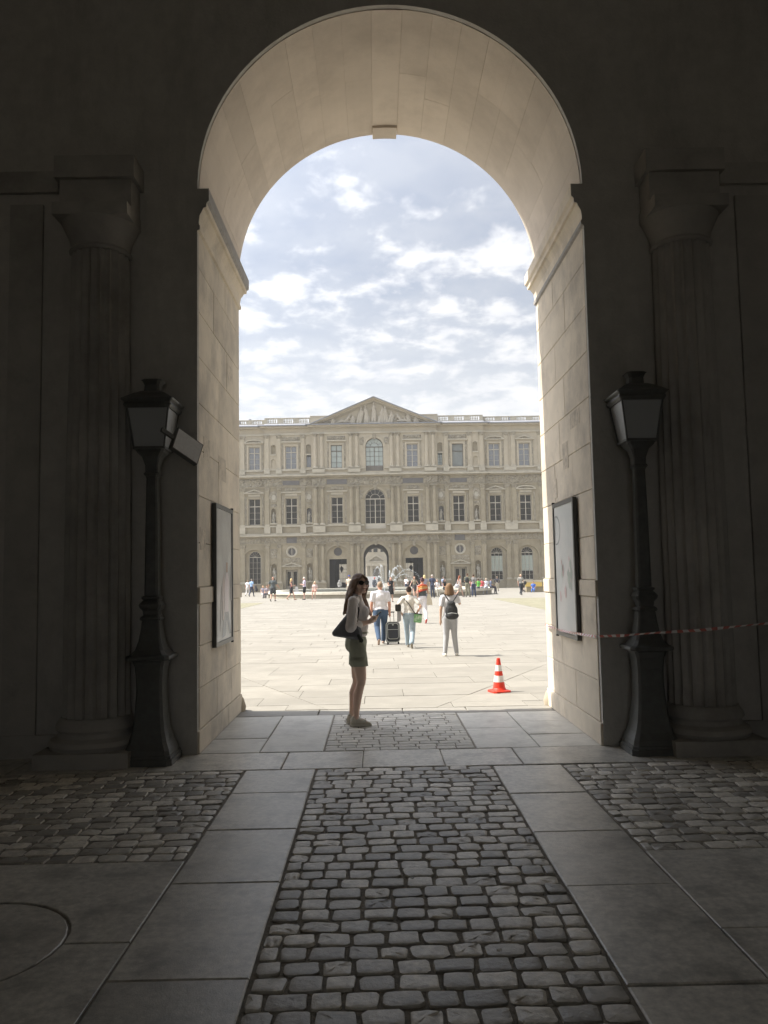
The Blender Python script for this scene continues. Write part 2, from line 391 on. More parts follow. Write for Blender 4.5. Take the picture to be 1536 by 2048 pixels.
# ------------------------------------------------------------------ archway wall of the near wing
wing = thing('archway_wing', 'dark stone wall with the tall round archway framing the whole view', 'archway')
def solid_plate(name, outer, holes, y0, y1, mat, parent): return MB().plate(outer, holes, y0, y1).build(name, mat, parent)
T = 0.12
hole = [(AX-HALF-T, -0.4), (AX+HALF+T, -0.4)] + [(AX+(HALF+T)*cos(pi*i/40), SPRING+(HALF+T)*sin(pi*i/40)) for i in range(41)]
# inner face (towards the camera) and court face up to the roof
outer_in = [(-6.0, -.3), (6.4, -.3), (6.4, 8.6), (-6.0, 8.6)]
def open_plate(x0, x1, z0, z1, hl, y0, y1, mat, nm):
    # outline that runs down into the opening, so the door hole reaches the ground
    out = [(x0, z0), hl[0]] + list(reversed(hl[2:])) + [hl[1], (x1, z0), (x1, z1), (x0, z1)]
    out = [(x0, z0), (hl[0][0], z0)] + [p for p in reversed(hl[2:])] + [(hl[1][0], z0), (x1, z0), (x1, z1), (x0, z1)]
    return MB().plate(out, [], y0, y1).build(nm, mat, wing)
hole_in = [(AX-HALF, -0.4), (AX+HALF, -0.4)] + [(AX+HALF*cos(pi*i/60), SPRING+HALF*sin(pi*i/60)) for i in range(61)]
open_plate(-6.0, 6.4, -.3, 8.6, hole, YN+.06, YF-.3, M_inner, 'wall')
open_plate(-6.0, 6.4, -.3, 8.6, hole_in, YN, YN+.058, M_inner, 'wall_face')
open_plate(-48, 48, -.7, 24.0, hole, YF-.3, YF, M_outer, 'court_wall')
# jamb blocks
def block(mb_box, mat, name='stone_block', bev=0.006):
    x0, x1, y0, y1, z0, z1 = mb_box; mb = MB(); b = bev
    cx, cy, cz_ = (x0+x1)/2, (y0+y1)/2, (z0+z1)/2; X, Y, Z = (x1-x0)/2, (y1-y0)/2, (z1-z0)/2
    bm = bmesh.new(); bmesh.ops.create_cube(bm, size=1)
    for v in bm.verts: v.co = Vector((v.co.x*2*X, v.co.y*2*Y, v.co.z*2*Z))
    bmesh.ops.bevel(bm, geom=bm.edges[:], offset=b, segments=1, affect='EDGES')
    me = bpy.data.meshes.new(name); bm.to_mesh(me); bm.free(); me.materials.append(mat)
    return link(name, me, wing, (cx, cy, cz_))
for sgn in (-1, 1):
    xw = AX + sgn*HALF
    zc = [0.0, .22, .62, 1.03, 1.44, 1.61, 2.05, 2.52, 2.99, 3.46, 3.93, 4.40, 4.86, 5.26]
    for ci, (a, b) in enumerate(zip(zc, zc[1:])):
        pr = 0.0
        if ci == 0: pr = 0.022
        if ci == 4: pr = 0.022
        if ci < 4 and ci > 0: pr = 0.008
        cuts = [YN+.062-(.058 if pr > .01 else 0), YN+(.95 if ci % 2 else 1.45)+U(-.15, .15), YF+.004+(pr*.5)]
        if ci % 3 == 1: cuts.insert(2, cuts[1]+.85)
        if ci == 4: cuts = [YN+.004, YN+.62, YN+1.7, YF+.03]
        cuts = [c for c in cuts if c <= YF+.05]
        for y0, y1 in zip(cuts, cuts[1:]):
            jj = U(0, .003)
            x0, x1 = sorted((xw-sgn*(pr+jj), xw+sgn*(T+.02)))
            block((x0, x1, y0+.002, y1-.002, a+.002, b-.002), M_jamb)
    for yy, zz, w_, h_ in (((9.02, 3.02, .13, .16), (8.55, 3.35, .2, .09), (9.6, 2.7, .1, .12)) if sgn > 0 else ((8.35, 3.05, .16, .12), (9.2, 2.95, .22, .14), (8.15, 2.1, .14, .12), (9.7, 4.2, .18, .1))):
        x0, x1 = sorted((xw-sgn*.004, xw+sgn*.02)); MB().poly([(x0, yy-w_), (x1, yy-w_), (x1, yy+w_*.9), (x0, yy+w_)], zz-h_, zz+h_*.9).build('stone_patch', M_patch, wing)
    # small curved guard stone at the outer foot
    MB().lathe([(.0,.0),(.12,.0),(.13,.06),(.10,.16),(.05,.21),(0,.22)], (xw+sgn*.06, YF+.03, 0), 12, cap=False).build('guard_stone', M_outer, wing, 'auto')
    # impost: moulding swept along the jamb and on along the inner wall
    prof = [(0, 5.26), (.03, 5.27), (.035, 5.31), (.02, 5.325), (.02, 5.36), (.03, 5.42), (.06, 5.47), (.075, 5.50), (.095, 5.505), (.10, 5.55), (.125, 5.575), (.125, 5.70), (0, 5.70)]
    prof = [(k*(.95 if z > 5.5 else .85), z-.04) for k, z in prof]; mb = MB(); rings = []
    path = [(xw, YF+.0, -sgn, 1), (xw, YN, -sgn, -1)]
    def off(p, k):  # corner offset
        x, y, nx, ny = p; return (x+nx*k, y+ny*k)
    r0 = [(off(path[0], k)[0], YF+k, z) for k, z in prof]
    r1 = [(xw-sgn*k, YN+.001, z) for k, z in prof]
    rC = [(xw+sgn*.5, YF+k, z) for k, z in prof]
    rr_ = [rC, r0, r1]
    if sgn > 0: rr_ = [list(reversed(q)) for q in rr_]
    n = len(prof); vs = [p for q in rr_ for p in q]; fs = []
    for i in range(2):
        for j in range(n-1): fs.append((i*n+j, (i+1)*n+j, (i+1)*n+j+1, i*n+j+1))
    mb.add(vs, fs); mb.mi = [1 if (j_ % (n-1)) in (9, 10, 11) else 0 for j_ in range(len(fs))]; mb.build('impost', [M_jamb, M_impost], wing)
    q = [(xw-sgn*k, z) for k, z in prof]; q = q if sgn < 0 else list(reversed(q)); MB().plate(q, [], YN-.003, YN+.004).build('impost_end', M_inner, wing)
# voussoirs of the vault
nv = 19
for i in range(nv):
    a0, a1 = pi*i/nv, pi*(i+1)/nv; key = (i == nv//2)
    cutY = [YN+.062, YN+U(.9, 1.6), YF+.004] if not key else [YN+.062, YF-.22, YF+.05]
    
    for y0, y1 in zip(cutY, cutY[1:]):
        rin = HALF-.004-(.036 if key and y0 > YF-.3 else .006 if key else U(0, .003)); mb = MB(); e = .0004; k = 5; pts = []
        am = [a0+e+(a1-a0-2*e)*t/(k-1) for t in range(k)]
        inner = [(AX+rin*cos(a), SPRING+rin*sin(a)) for a in am]; outr = [(AX+(HALF+T)*cos(a), SPRING+(HALF+T)*sin(a)) for a in reversed(am)]
        q = inner+outr; nq = len(q)
        vs = [(x, y0+.001, z) for x, z in q]+[(x, y1-.001, z) for x, z in q]
        fs = [tuple(range(nq)), tuple(reversed(range(nq, 2*nq)))]+[(j, nq+j, nq+(j+1) % nq, (j+1) % nq) for j in range(nq)]
        mb.add(vs, fs).build('keystone' if key else 'voussoir', M_soffit, wing)
# engaged fluted columns on the inner wall
for sgn in (-1, 1):
    cx = AX+sgn*2.90; cy = YN-.12
    fl = []
    for zz, rr in ((.42, .315), (.6, .31), (2.5, .305), (4.9, .275)):
        fl.append([(cx+(rr-(.028 if (j % 4) in (1, 2, 3) else 0) - (.01 if j % 4 == 2 else 0))*cos(2*pi*j/80), cy+(rr-(.028 if (j % 4) in (1, 2, 3) else 0)- (.01 if j % 4 == 2 else 0))*sin(2*pi*j/80), zz) for j in range(80)])
    c = MB().loft(fl).build('half_column', M_colshade, wing)
    MB().box(cx-.43, cx+.43, cy-.43, YN-.001, 0, .14).lathe([(.41,.14),(.43,.18),(.41,.22),(.35,.25),(.34,.29),(.37,.32),(.36,.36),(.32,.42)], (cx, cy, 0), 28).build('column_base', M_colshade, c, 'auto')
    MB().lathe([(.275,4.9),(.30,4.92),(.28,4.95),(.30,5.05),(.36,5.18),(.37,5.2)], (cx, cy, 0), 28).box(cx-.36, cx+.36, cy-.34, YN-.001, 5.2, 5.32).build('capital', M_colshade, c, 'auto')
    MB().box(cx-.35, cx+.35, YN-.30, YN-.002, 5.32, 5.62).box(cx-.39, cx+.39, YN-.35, YN-.002, 5.62, 5.84).build('entablature_block', M_colshade, wing)
    x0, x1 = sorted((cx+sgn*.62, cx+sgn*.95)); MB().box(x0, x1, YN-.035, YN-.001, 0, 5.5).build('wall_pilaster', M_colshade, wing)
    x0, x1 = sorted((cx+sgn*.47, AX+sgn*6.0)); MB().box(x0, x1, YN-.05, YN-.001, 5.62, 5.84).build('wall_cornice', M_colshade, wing)
    x0, x1 = sorted((cx-sgn*.47, AX+sgn*2.3)); 
    x0, x1 = sorted((AX+sgn*2.2, AX+sgn*6)); MB().box(x0, x1, YN-.05, YN-.002, 0, .22).build('wall_plinth', M_colshade, wing)
# the rest of the vestibule round the camera
vest = thing('vestibule_walls', None, None); vest['kind'] = 'structure'
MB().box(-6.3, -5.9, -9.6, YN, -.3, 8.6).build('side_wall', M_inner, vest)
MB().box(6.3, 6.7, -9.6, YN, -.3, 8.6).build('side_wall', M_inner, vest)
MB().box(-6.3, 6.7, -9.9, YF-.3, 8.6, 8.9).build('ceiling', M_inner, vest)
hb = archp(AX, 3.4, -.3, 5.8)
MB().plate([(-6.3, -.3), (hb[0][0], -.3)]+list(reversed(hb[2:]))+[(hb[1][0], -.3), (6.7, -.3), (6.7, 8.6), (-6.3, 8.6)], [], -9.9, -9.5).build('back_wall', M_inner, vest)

# ------------------------------------------------------------------ courtyard ground
gr = MB().box(-320, 320, -320, 320, -1.2, -.75).build('ground', M_courtj, None, kind='structure')
court = thing('courtyard', None, None); court['kind'] = 'structure'
mb = MB(); Ys = [YF, 22, 60, 62]
for a, b in zip(Ys, Ys[1:]): mb.add([(-48, a, cz(a)-.025), (48, a, cz(a)-.025), (48, b, cz(b)-.025), (-48, b, cz(b)-.025)], [(0,1,2,3)])
mb.build('paving_bed', M_courtj, court)
mb = MB(); Ys = [62, 80, 100, 115.6, 134]
for a, b in zip(Ys, Ys[1:]): mb.add([(-48, a, cz(a)), (48, a, cz(a)), (48, b, cz(b)), (-48, b, cz(b))], [(0,1,2,3)])
mb.add([(-48, -60, -.08), (48, -60, -.08), (48, -9.95, -.08), (-48, -9.95, -.08)], [(0,1,2,3)])
mb.add([(-120, 135, -.52), (120, 135, -.52), (120, 260, -.52), (-120, 260, -.52)], [(0,1,2,3)])
mb.build('far_paving', M_court, court)
def clip(poly, a, b, c):   # keep a*x+b*y <= c
    out = []
    for i, p in enumerate(poly):
        q = poly[(i+1) % len(poly)]; dp = a*p[0]+b*p[1]-c; dq = a*q[0]+b*q[1]-c
        if dp <= 0: out.append(p)
        if dp*dq < 0:
            t = dp/(dp-dq); out.append((p[0]+(q[0]-p[0])*t, p[1]+(q[1]-p[1])*t))
    return out
slabs = []
y = YF+.01
while y < 62:
    d = U(.55, .8) if y > 10.6 else .42
    if y+d > 62: d = 62-y
    x = -15+U(0, 1)
    while x < 15:
        w = U(.9, 2.5); ga = .0035 if y < 20 else .005
        q = [(x+ga, y+ga), (x+w-ga, y+ga), (x+w-ga, y+d-ga), (x+ga, y+d-ga)]
        ps = [q]
        for s_, xa, ya, dx, dy in ((-1, -.8, 10.7, -1.65, 3.66), (1, .95, 10.8, 2.4, 4.9)):
            if y > 16.5: break
            nx, ny = dy, -dx; l = sqrt(nx*nx+ny*ny); nx /= l; ny /= l; c = nx*xa+ny*ya; nw = []
            for pq in ps:
                A = clip(pq, nx, ny, c-.005); B = clip(pq, -nx, -ny, -c-.005)
                nw += [t for t in (A, B) if len(t) > 2]
            ps = nw
        # leave the two lawns free
        for pq in ps:
            mx = sum(p[0] for p in pq)/len(pq); my = sum(p[1] for p in pq)/len(pq)
            for lim in (-8.0, 8.2):
                if pq and 25 < my < 57.5 and ((lim < 0 and min(p[0] for p in pq) < lim) or (lim > 0 and max(p[0] for p in pq) > lim)):
                    pq = clip(pq, -1, 0, -lim) if lim < 0 else clip(pq, 1, 0, lim)
            if len(pq) > 2: slabs.append(pq)
        x += w
    y += d
slabs = [q for q in slabs if abs((max(p[0] for p in q)-min(p[0] for p in q))) > .03]
def vis(q):
    mx = sum(p[0] for p in q)/len(q); my = sum(p[1] for p in q)/len(q)
    return abs(mx-.1)/my < .2
order = sorted([i for i, q in enumerate(slabs) if vis(q)], key=lambda i: sum(p[1] for p in slabs[i])/len(slabs[i]))[:300]
sset = set(order); rest = MB()
for i, q in enumerate(slabs):
    dz = U(-.002, .002); top = lambda a, b: cz(b)+dz; bot = lambda a, b: cz(b)-.05
    if i in sset: MB().poly(q, bot, top).build('flagstone', M_court, court)
    else: rest.poly(q, bot, top)
rest.build('flagstones', M_court, court, kind='stuff')
for nm, x0, x1 in (('lawn', -34, -8.02), ('lawn', 8.22, 34)):
    MB().box(x0, x1, 25, 57.5, -.25, -.146).build(nm, M_lawn, None, kind='structure')

# ------------------------------------------------------------------ air
mh = bpy.data.materials.new('haze'); mh.use_nodes = True; nt = mh.node_tree; nt.nodes.clear()
vo = nt.nodes.new('ShaderNodeVolumePrincipled'); vo.inputs['Color'].default_value = (.95, .95, .93, 1); vo.inputs['Density'].default_value = 0.0007; vo.inputs['Anisotropy'].default_value = 0.3
nt.links.new(vo.outputs[0], nt.nodes.new('ShaderNodeOutputMaterial').inputs['Volume'])
MB().box(-330, 330, -330, 330, -2.2, 30).build('haze', mh, None, kind='stuff')

# ------------------------------------------------------------------ the palace facade across the court
pal = thing('palace_facade', 'long weathered limestone palace facade across the courtyard with carved central pediment', 'palace')
ZB = -0.5
YC, YM, YW = 114.2, 114.7, 115.1     # faces of the pavilion, its flanks and the wings
def yface(x): return YC if abs(x) < 9.0 else (YM if abs(x) < 15.9 else YW)
def pb(name, mat, *boxes, parent=pal):
    mb = MB()
    for b in boxes: mb.box(*b)
    return mb.build(name, mat, parent)
BAYS = [5.46, 12.06, 17.42, 21.8, 26.4, 31.0]
def sym(l): return sorted([-a for a in l]+list(l))
# openings: (shape, x, z0, z1, w)
ops = [('arch', 0, ZB, 6.1, 3.6), ('arch', 0, 8.3, 14.05, 2.95), ('arch', 0, 16.6, 21.4, 2.55)]
for x in sym(BAYS):
    a = abs(x)
    ops.append(('rect', x, 17.1, 20.45, 1.62)); ops.append(('rect', x, 9.1, 12.9, 1.66))
    if a < 6: ops.append(('arch', x, ZB, 5.95, 3.4))
    elif a < 13: ops += [('rect', x, ZB, 2.6, 1.75), ('circ', x, 5.2, 0, .62)]
    else: ops.append(('arch', x, .45, 5.6, 3.2))
for x in sym([9.5, 14.6]):
    ops += [('arch', x, 9.35, 11.45, .72), ('arch', x, 1.0, 3.5, .80)]
for x in sym([9.5]): ops.append(('arch', x, 17.35, 19.3, .66))
for x in sym([14.6]): ops.append(('arch', x, 17.3, 18.6, .66))
for x in sym([9.5, 14.6]): ops.append(('arch', x, 19.3, 20.7, .72))
def shape(o):
    s, x, z0, z1, w = o
    if s == 'rect': return rect(x-w/2, x+w/2, z0, z1)
    if s == 'arch': return archp(x, w, z0, z1, 14)
    return circ(x, z0, w, 18)
SZ = [(ZB, 7.5), (7.5, 15.9), (15.9, 23.2)]
sec = [(-48, -15.9), (-15.9, -9.0), (-9.0, 9.0), (9.0, 15.9), (15.9, 48)]
for xa, xb in sec:
    yy = yface((xa+xb)/2)
    for si, (za, zb) in enumerate(SZ):
        grounds, hol = [], []
        for o in ops:
            if not (xa < o[1] < xb): continue
            if o[0] != 'circ' and not (za-.01 <= o[2] < zb): continue
            if o[0] == 'circ' and not (za < o[2] < zb): continue
            (grounds if (o[2] <= ZB and o[0] != 'circ') else hol).append(shape(o))
        out = [(xa, za)]
        for q in sorted(grounds, key=lambda q: q[0][0]):
            out += [(q[0][0], za)] + (list(reversed(q[2:])) ) + [(q[1][0], za)]
        out += [(xb, za), (xb, zb), (xa, zb)]
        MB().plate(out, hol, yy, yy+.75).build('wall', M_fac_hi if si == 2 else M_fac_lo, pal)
# solid body behind, with the tunnels through it
def bodyx(x0, x1, z0=ZB, z1=23.2): return (x0, x1, YW+.9, 134.8, z0, z1)
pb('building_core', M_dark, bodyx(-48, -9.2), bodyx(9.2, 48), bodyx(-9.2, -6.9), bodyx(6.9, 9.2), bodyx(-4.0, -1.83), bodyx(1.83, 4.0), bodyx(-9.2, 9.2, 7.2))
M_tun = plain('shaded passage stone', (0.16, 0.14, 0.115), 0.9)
mb = MB(); q = archp(0, 3.6, ZB, 6.1, 16)[2:]
q = [(1.8, ZB)]+q+[(-1.8, ZB)]
big = [(1.83, ZB), (1.83, 7.2), (-1.83, 7.2), (-1.83, ZB)]
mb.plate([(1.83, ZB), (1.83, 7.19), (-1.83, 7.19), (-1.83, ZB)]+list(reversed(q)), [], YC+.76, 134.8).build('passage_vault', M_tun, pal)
for s in (-1, 1):
    x0, x1 = sorted((s*4.7, s*6.2))
    # end wall of the side passage with its bright gate opening
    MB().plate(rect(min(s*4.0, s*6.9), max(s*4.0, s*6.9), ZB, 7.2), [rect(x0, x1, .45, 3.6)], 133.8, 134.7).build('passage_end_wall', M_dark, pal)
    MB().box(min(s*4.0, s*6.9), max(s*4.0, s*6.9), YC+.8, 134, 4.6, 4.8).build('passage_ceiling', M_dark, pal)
    gt = MB()
    for i in range(7): xx = x0+.03+(x1-x0-.06)*i/6; gt.box(xx-.02, xx+.02, 133.7, 133.76, .45, 3.6)
    for zz in (.5, 1.1, 2.1, 2.7, 3.55): gt.box(x0, x1, 133.68, 133.72, zz-.025, zz+.025)
    gt.build('passage_gate', M_ironf, pal)
    # blind arch with oculus and square door head
    xb = s*5.45
    out = [(xb-1.7, ZB), (xb-1.25, ZB), (xb-1.25, 4.02), (xb+1.25, 4.02), (xb+1.25, ZB), (xb+1.7, ZB)]+archp(xb, 3.4, ZB, 5.95, 16)[2:]
    MB().plate(out, [circ(xb, 5.08, .6, 18)], YC+.25, YC+.7).build('door_surround', M_fac_lo, pal)
    MB().box(xb-.7, xb+.7, YC+.72, YC+.74, 4.4, 5.75).build('oculus_pane', M_plaque_shade, pal)
    MB().tube([(xb-s*1.2, 124, 4.6), (xb-s*1.2, 124, 3.3)], .02, 4)
# ring mouldings round the arches
def archring(x, w, z0, crown, y, t=.32, d=.1, mat=M_fac_lo, legs=True):
    zz = z0 if legs else crown-w/2
    A = [(x-w/2-t, zz)]+[(x+(w/2+t)*cos(pi*i/18), crown-w/2+(w/2+t)*sin(pi*i/18)) for i in range(18, -1, -1)]+[(x+w/2+t, zz)]
    B = [(x+w/2, zz)]+[(x+w/2*cos(pi*i/18), crown-w/2+w/2*sin(pi*i/18)) for i in range(19)]+[(x-w/2, zz)]
    return MB().plate(list(reversed(A+B)), [], y-d, y+.02).build('arch_moulding', mat, pal)
archring(0, 3.6, 4.3, 6.1, YC, .38, .14, legs=False); archring(0, 2.95, 12.5, 14.05, YC, .35, .12, legs=False); archring(0, 2.55, 20.0, 21.4, YC, .32, .12, M_fac_hi, legs=False)
for s in (-1, 1): archring(s*5.45, 3.4, 4.2, 5.95, YC, .25, .1, legs=False)
for x in sym(BAYS[2:]): archring(x, 3.2, 3.9, 5.6, YW, .24, .1, legs=False)
for x, z in ((0, 6.25), (0, 14.2), (0, 21.55), (-5.45, 6.1), (5.45, 6.1)):
    MB().add([(x-.16, YC-.2, z-.35), (x+.16, YC-.2, z-.35), (x+.26, YC-.26, z+.3), (x-.26, YC-.26, z+.3), (x-.16, YC, z-.35), (x+.16, YC, z-.35), (x+.26, YC, z+.3), (x-.26, YC, z+.3)],
       [(0,1,2,3),(4,7,6,5),(0,4,5,1),(1,5,6,2),(2,6,7,3),(3,7,4,0)]).build('key_block', M_carve, pal)
# windows
def window(x, z0, z1, w, y, nx=2, rows=4, head=.28, frame=M_wood, pane=M_glass, arch=False, thick=.07, solid=0.0, low=None):
    mb = MB(); yy = y+.32; zt = z1-(w/2 if arch else 0)
    f0 = frame; t = thick
    mb.box(x-w/2, x-w/2+t, yy, yy+.1, z0, zt).box(x+w/2-t, x+w/2, yy, yy+.1, z0, zt).box(x-w/2+t, x+w/2-t, yy, yy+.1, z0, z0+t*1.6)
    zc = z0+(zt-z0)*(1-head) if not arch else zt
    if not arch: mb.box(x-w/2+t, x+w/2-t, yy, yy+.1, zt-t, zt)
    mb.box(x-w/2+t, x+w/2-t, yy-.02, yy+.09, zc-t*.8, zc+t*.8)
    if solid: mb.box(x-w/2+t, x+w/2-t, yy+.02, yy+.09, z0+t, z0+solid)
    zl = z0+solid
    for i in range(1, nx):
        xx = x-w/2+w*i/nx; tt = t*.75 if (nx == 2 or i == nx/2) else t*.35; mb.box(xx-tt, xx+tt, yy-.01, yy+.085, zl, zt-.01)
    for j in range(1, rows):
        zz = zl+(zc-zl)*j/rows; mb.box(x-w/2+t, x+w/2-t, yy+.02, yy+.07, zz-t*.22, zz+t*.22)
    if arch:
        rr = w/2
        A = [(x+rr*cos(pi*i/16), zt+rr*sin(pi*i/16)) for i in range(17)]; B = [(x+(rr-t)*cos(pi*i/16), zt+(rr-t)*sin(pi*i/16)) for i in range(16, -1, -1)]
        mb.plate(A+B, [], yy, yy+.1)
        A = [(x+rr*.5*cos(pi*i/12), zt+rr*.5*sin(pi*i/12)) for i in range(13)]; B = [(x+(rr*.5-t*.7)*cos(pi*i/12), zt+(rr*.5-t*.7)*sin(pi*i/12)) for i in range(12, -1, -1)]
        if nx > 3: mb.plate(A+B, [], yy+.01, yy+.08)
        for k in range(1, 6):
            a = pi*k/6; r0 = rr*.5 if nx > 3 else 0
            mb.tube([(x+r0*cos(a), yy+.05, zt+r0*sin(a)), (x+rr*cos(a), yy+.05, zt+rr*sin(a))], t*.3, 4)
    wn = mb.build('window', frame, pal)
    out = archp(x, w-.02, z0, z1-.01, 16) if arch else rect(x-w/2+.01, x+w/2-.01, z0, z1)
    if low:   # lower and upper parts behind different glass
        MB().plate([p for p in out if p[1] > low[0]-.001 or False]+[(x-w/2+.01, low[0]), (x+w/2-.01, low[0])] if not arch else [(x-w/2+.01, low[0]), (x+w/2-.01, low[0])]+archp(x, w-.02, z0, z1-.01, 16)[2:], [], yy+.11, yy+.13).build('pane', pane, wn)
        MB().box(x-w/2+.01, x+w/2-.01, yy+.11, yy+.13, low[1], low[0]-.003).build('blind', M_blind, wn)
        MB().box(x-w/2+.01, x+w/2-.01, yy+.11, yy+.13, z0, low[1]-.003).build('pane', pane, wn)
    else: MB().plate(out, [], yy+.11, yy+.13).build('pane', pane, wn)
    return wn
for x in sym(BAYS):
    y = yface(x); a = abs(x)
    p2 = M_blind if x == -BAYS[0] else M_glassb
    fm = M_woodd if x in (-BAYS[0],) else (M_wood)
    if x == BAYS[1]: window(x, 17.1, 20.45, 1.62, y, 1, 1, .32, M_woodd, material('sheeted window', (0.24, 0.26, 0.25), .5, .15, 1, 0))
    else: window(x, 17.1, 20.45, 1.62, y, 2, 3, .26, fm, p2)
    window(x, 9.1, 12.9, 1.66, y, 2, 3, .29, M_wood, M_glass)
    if a > 13:
        fill = MB().plate(archp(x, 3.2, .45, 5.6, 16), [archp(x, 1.72, .6, 5.35, 14)], y+.28, y+.6).build('arch_infill', M_fac_lo, pal)
        window(x, .6, 5.35, 1.7, y+.1, 3, 5, .2, M_wood, M_glass, True, .055, low=(4.1, 1.9) if x > 0 else None)
    elif a > 6:
        d = MB(); 
        for s in (-1, 1):
            xx = x+s*.43; d.box(xx-.42, xx-.24, y+.3, y+.38, ZB, 2.58).box(xx+.24, xx+.42, y+.3, y+.38, ZB, 2.58).box(xx-.24, xx+.24, y+.3, y+.38, 2.35, 2.58).box(xx-.24, xx+.24, y+.3, y+.38, ZB, .35)
        dd = d.build('door', M_doorw, pal)
        for s in (-1, 1): MB().box(x+s*.43-.24, x+s*.43+.24, y+.4, y+.42, .35, 2.35).build('pane', M_glass, dd)
        o = MB().plate(circ(x, 5.2, .62, 20), [circ(x, 5.2, .54, 20)], y+.1, y+.3).box(x-.04, x+.04, y+.12, y+.26, 4.68, 5.72).build('oculus_window', M_wood, pal)
        MB().plate(circ(x, 5.2, .61, 20), [], y+.31, y+.33).build('pane', M_plaque_shade, o)
        MB().plate(circ(x, 5.2, .80, 22), [circ(x, 5.2, .62, 22)], y-.08, y+.02).build('oculus_ring', M_ledge, pal)
        MB().box(x-.72, x+.72, y-.06, y+.02, 6.4, 7.25).build('plaque', M_plaque_shade, pal)
window(0, 8.3, 14.03, 2.93, YC+.05, 4, 4, .2, M_wood, M_glass, True, .08, solid=.75)
window(0, 16.6, 21.38, 2.53, YC+.05, 4, 4, .2, M_woodd, M_blind, True, .07, solid=.8)
for s in (-1, 1): window(s*9.5, 17.35, 19.28, .65, YM, 2 if s > 0 else 1, 4 if s > 0 else 1, .2, M_ironf, M_blind if s > 0 else M_glassb, True, .04)
for x in (-5.46, 5.46): MB().box(x-1.45, x+1.45, YC-.06, YC+.02, 14.75, 15.45).build('plaque', M_plaque_shade, pal)
for x in (-12.06, 12.06): MB().box(x-1.2, x+1.2, YM-.06, YM+.02, 14.8, 15.4).build('plaque', M_plaque_shade, pal)
# window surrounds and hoods
def ped(x, z, w, y, kind, mat, d=.32):
    if kind == 'tri': q = [(x-w/2, z), (x+w/2, z), (x+w/2, z+.1), (x, z+.62), (x-w/2, z+.1)]; h = [(x-w/2+.35, z+.13), (x+w/2-.35, z+.13), (x, z+.46)]
    elif kind == 'seg':
        q = [(x-w/2, z), (x+w/2, z)]+[(x+w/2*cos(pi*i/10), z+.1+.48*sin(pi*i/10)) for i in range(11)]
        h = [(x-w/2+.3, z+.13), (x+w/2-.3, z+.13)]+[(x+(w/2-.3)*cos(pi*i/10), z+.13+.3*sin(pi*i/10)) for i in range(1, 10)]
    else: MB().box(x-w/2, x+w/2, y-d, y, z, z+.16).build('window_hood', mat, pal); return
    hd = MB().plate(q, [h], y-d, y+.02).build('window_hood', mat, pal)
    MB().plate(h, [], y-d*.3, y-.01).build('hood_carving', M_carve, hd)
def surround(x, z0, z1, w, y, kind, mat, hood):
    t = .26
    MB().plate([(x-w/2-t, z0-.1), (x+w/2+t, z0-.1), (x+w/2+t, z1+t), (x-w/2-t, z1+t)], [rect(x-w/2, x+w/2, z0, z1)], y-.09, y+.02).build('window_surround', mat, pal)
    for s in (-1, 1): MB().box(x+s*(w/2+t+.14)-.11, x+s*(w/2+t+.14)+.11, y-.06, y+.01, z0-.1, z1+t+.1).build('side_strip', M_carve, pal)
    MB().box(x-w/2-t-.2, x+w/2+t+.2, y-.22, y, z0-.28, z0-.1).build('sill', M_ledge, pal)
    ped(x, z1+hood, w+1.25, y, kind, M_ledge)
for i, x in enumerate(sym(BAYS)):
    y = yface(x); k = BAYS.index(abs(x))
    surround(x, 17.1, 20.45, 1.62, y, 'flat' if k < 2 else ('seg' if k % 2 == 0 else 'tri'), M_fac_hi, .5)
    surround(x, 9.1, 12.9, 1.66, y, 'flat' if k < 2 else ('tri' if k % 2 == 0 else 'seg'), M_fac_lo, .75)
    MB().box(x-.85, x+.85, y-.12, y-.02, 13.24, 13.55).build('name_tablet', M_ledge, pal)
    if k == 1: ped(x, 3.05, 2.9, y, 'tri', M_ledge); MB().box(x-1.15, x-.88, y-.1, y, ZB, 3.0).box(x+.88, x+1.15, y-.1, y, ZB, 3.0).box(x-.88, x+.88, y-.1, y, 2.62, 3.0).build('door_surround', M_fac_lo, pal)
# horizontal bands following the breaks of the facade
def band(name, mat, z0, z1, d, segs=None, gap=None):
    for xa, xb in sec:
        y = yface((xa+xb)/2); e = d if y < YW else 0
        if abs(xa+xb) < 1: e = d
        a, b = xa, xb
        if y == YC: a, b = xa-d, xb+d
        elif y == YM: (a, b) = (xa-d, xb) if xa < 0 else (xa, xb+d)
        if gap and y == YC:
            MB().box(a, -gap, y-d, y-.001, z0, z1).build(name, mat, pal); MB().box(gap, b, y-d, y-.001, z0, z1).build(name, mat, pal)
        else: MB().box(a, b, y-d, y-.001, z0, z1).build(name, mat, pal)
band('string_course', M_fac_lo, 6.25, 6.42, .12); band('cornice', M_ledge, 7.42, 7.62, .62); band('cornice', M_fac_lo, 7.25, 7.415, .35)
band('string_course', M_fac_lo, 14.42, 14.60, .14); band('cornice', M_ledge, 15.98, 16.16, .66); band('cornice', M_fac_lo, 15.78, 15.975, .38)
band('string_course', M_ledge, 22.05, 22.3, .16); band('cornice', M_lead, 23.3, 23.42, .85); band('cornice', M_fac_hi, 23.05, 23.296, .55)
band('pedestal_band', M_ledge, 8.75, 8.92, .2, gap=1.6); band('pedestal_band', M_ledge, 16.93, 17.08, .2, gap=1.4); band('attic_base', M_ledge, 7.625, 7.85, .26, gap=1.6); band('attic_base', M_ledge, 16.165, 16.4, .26)
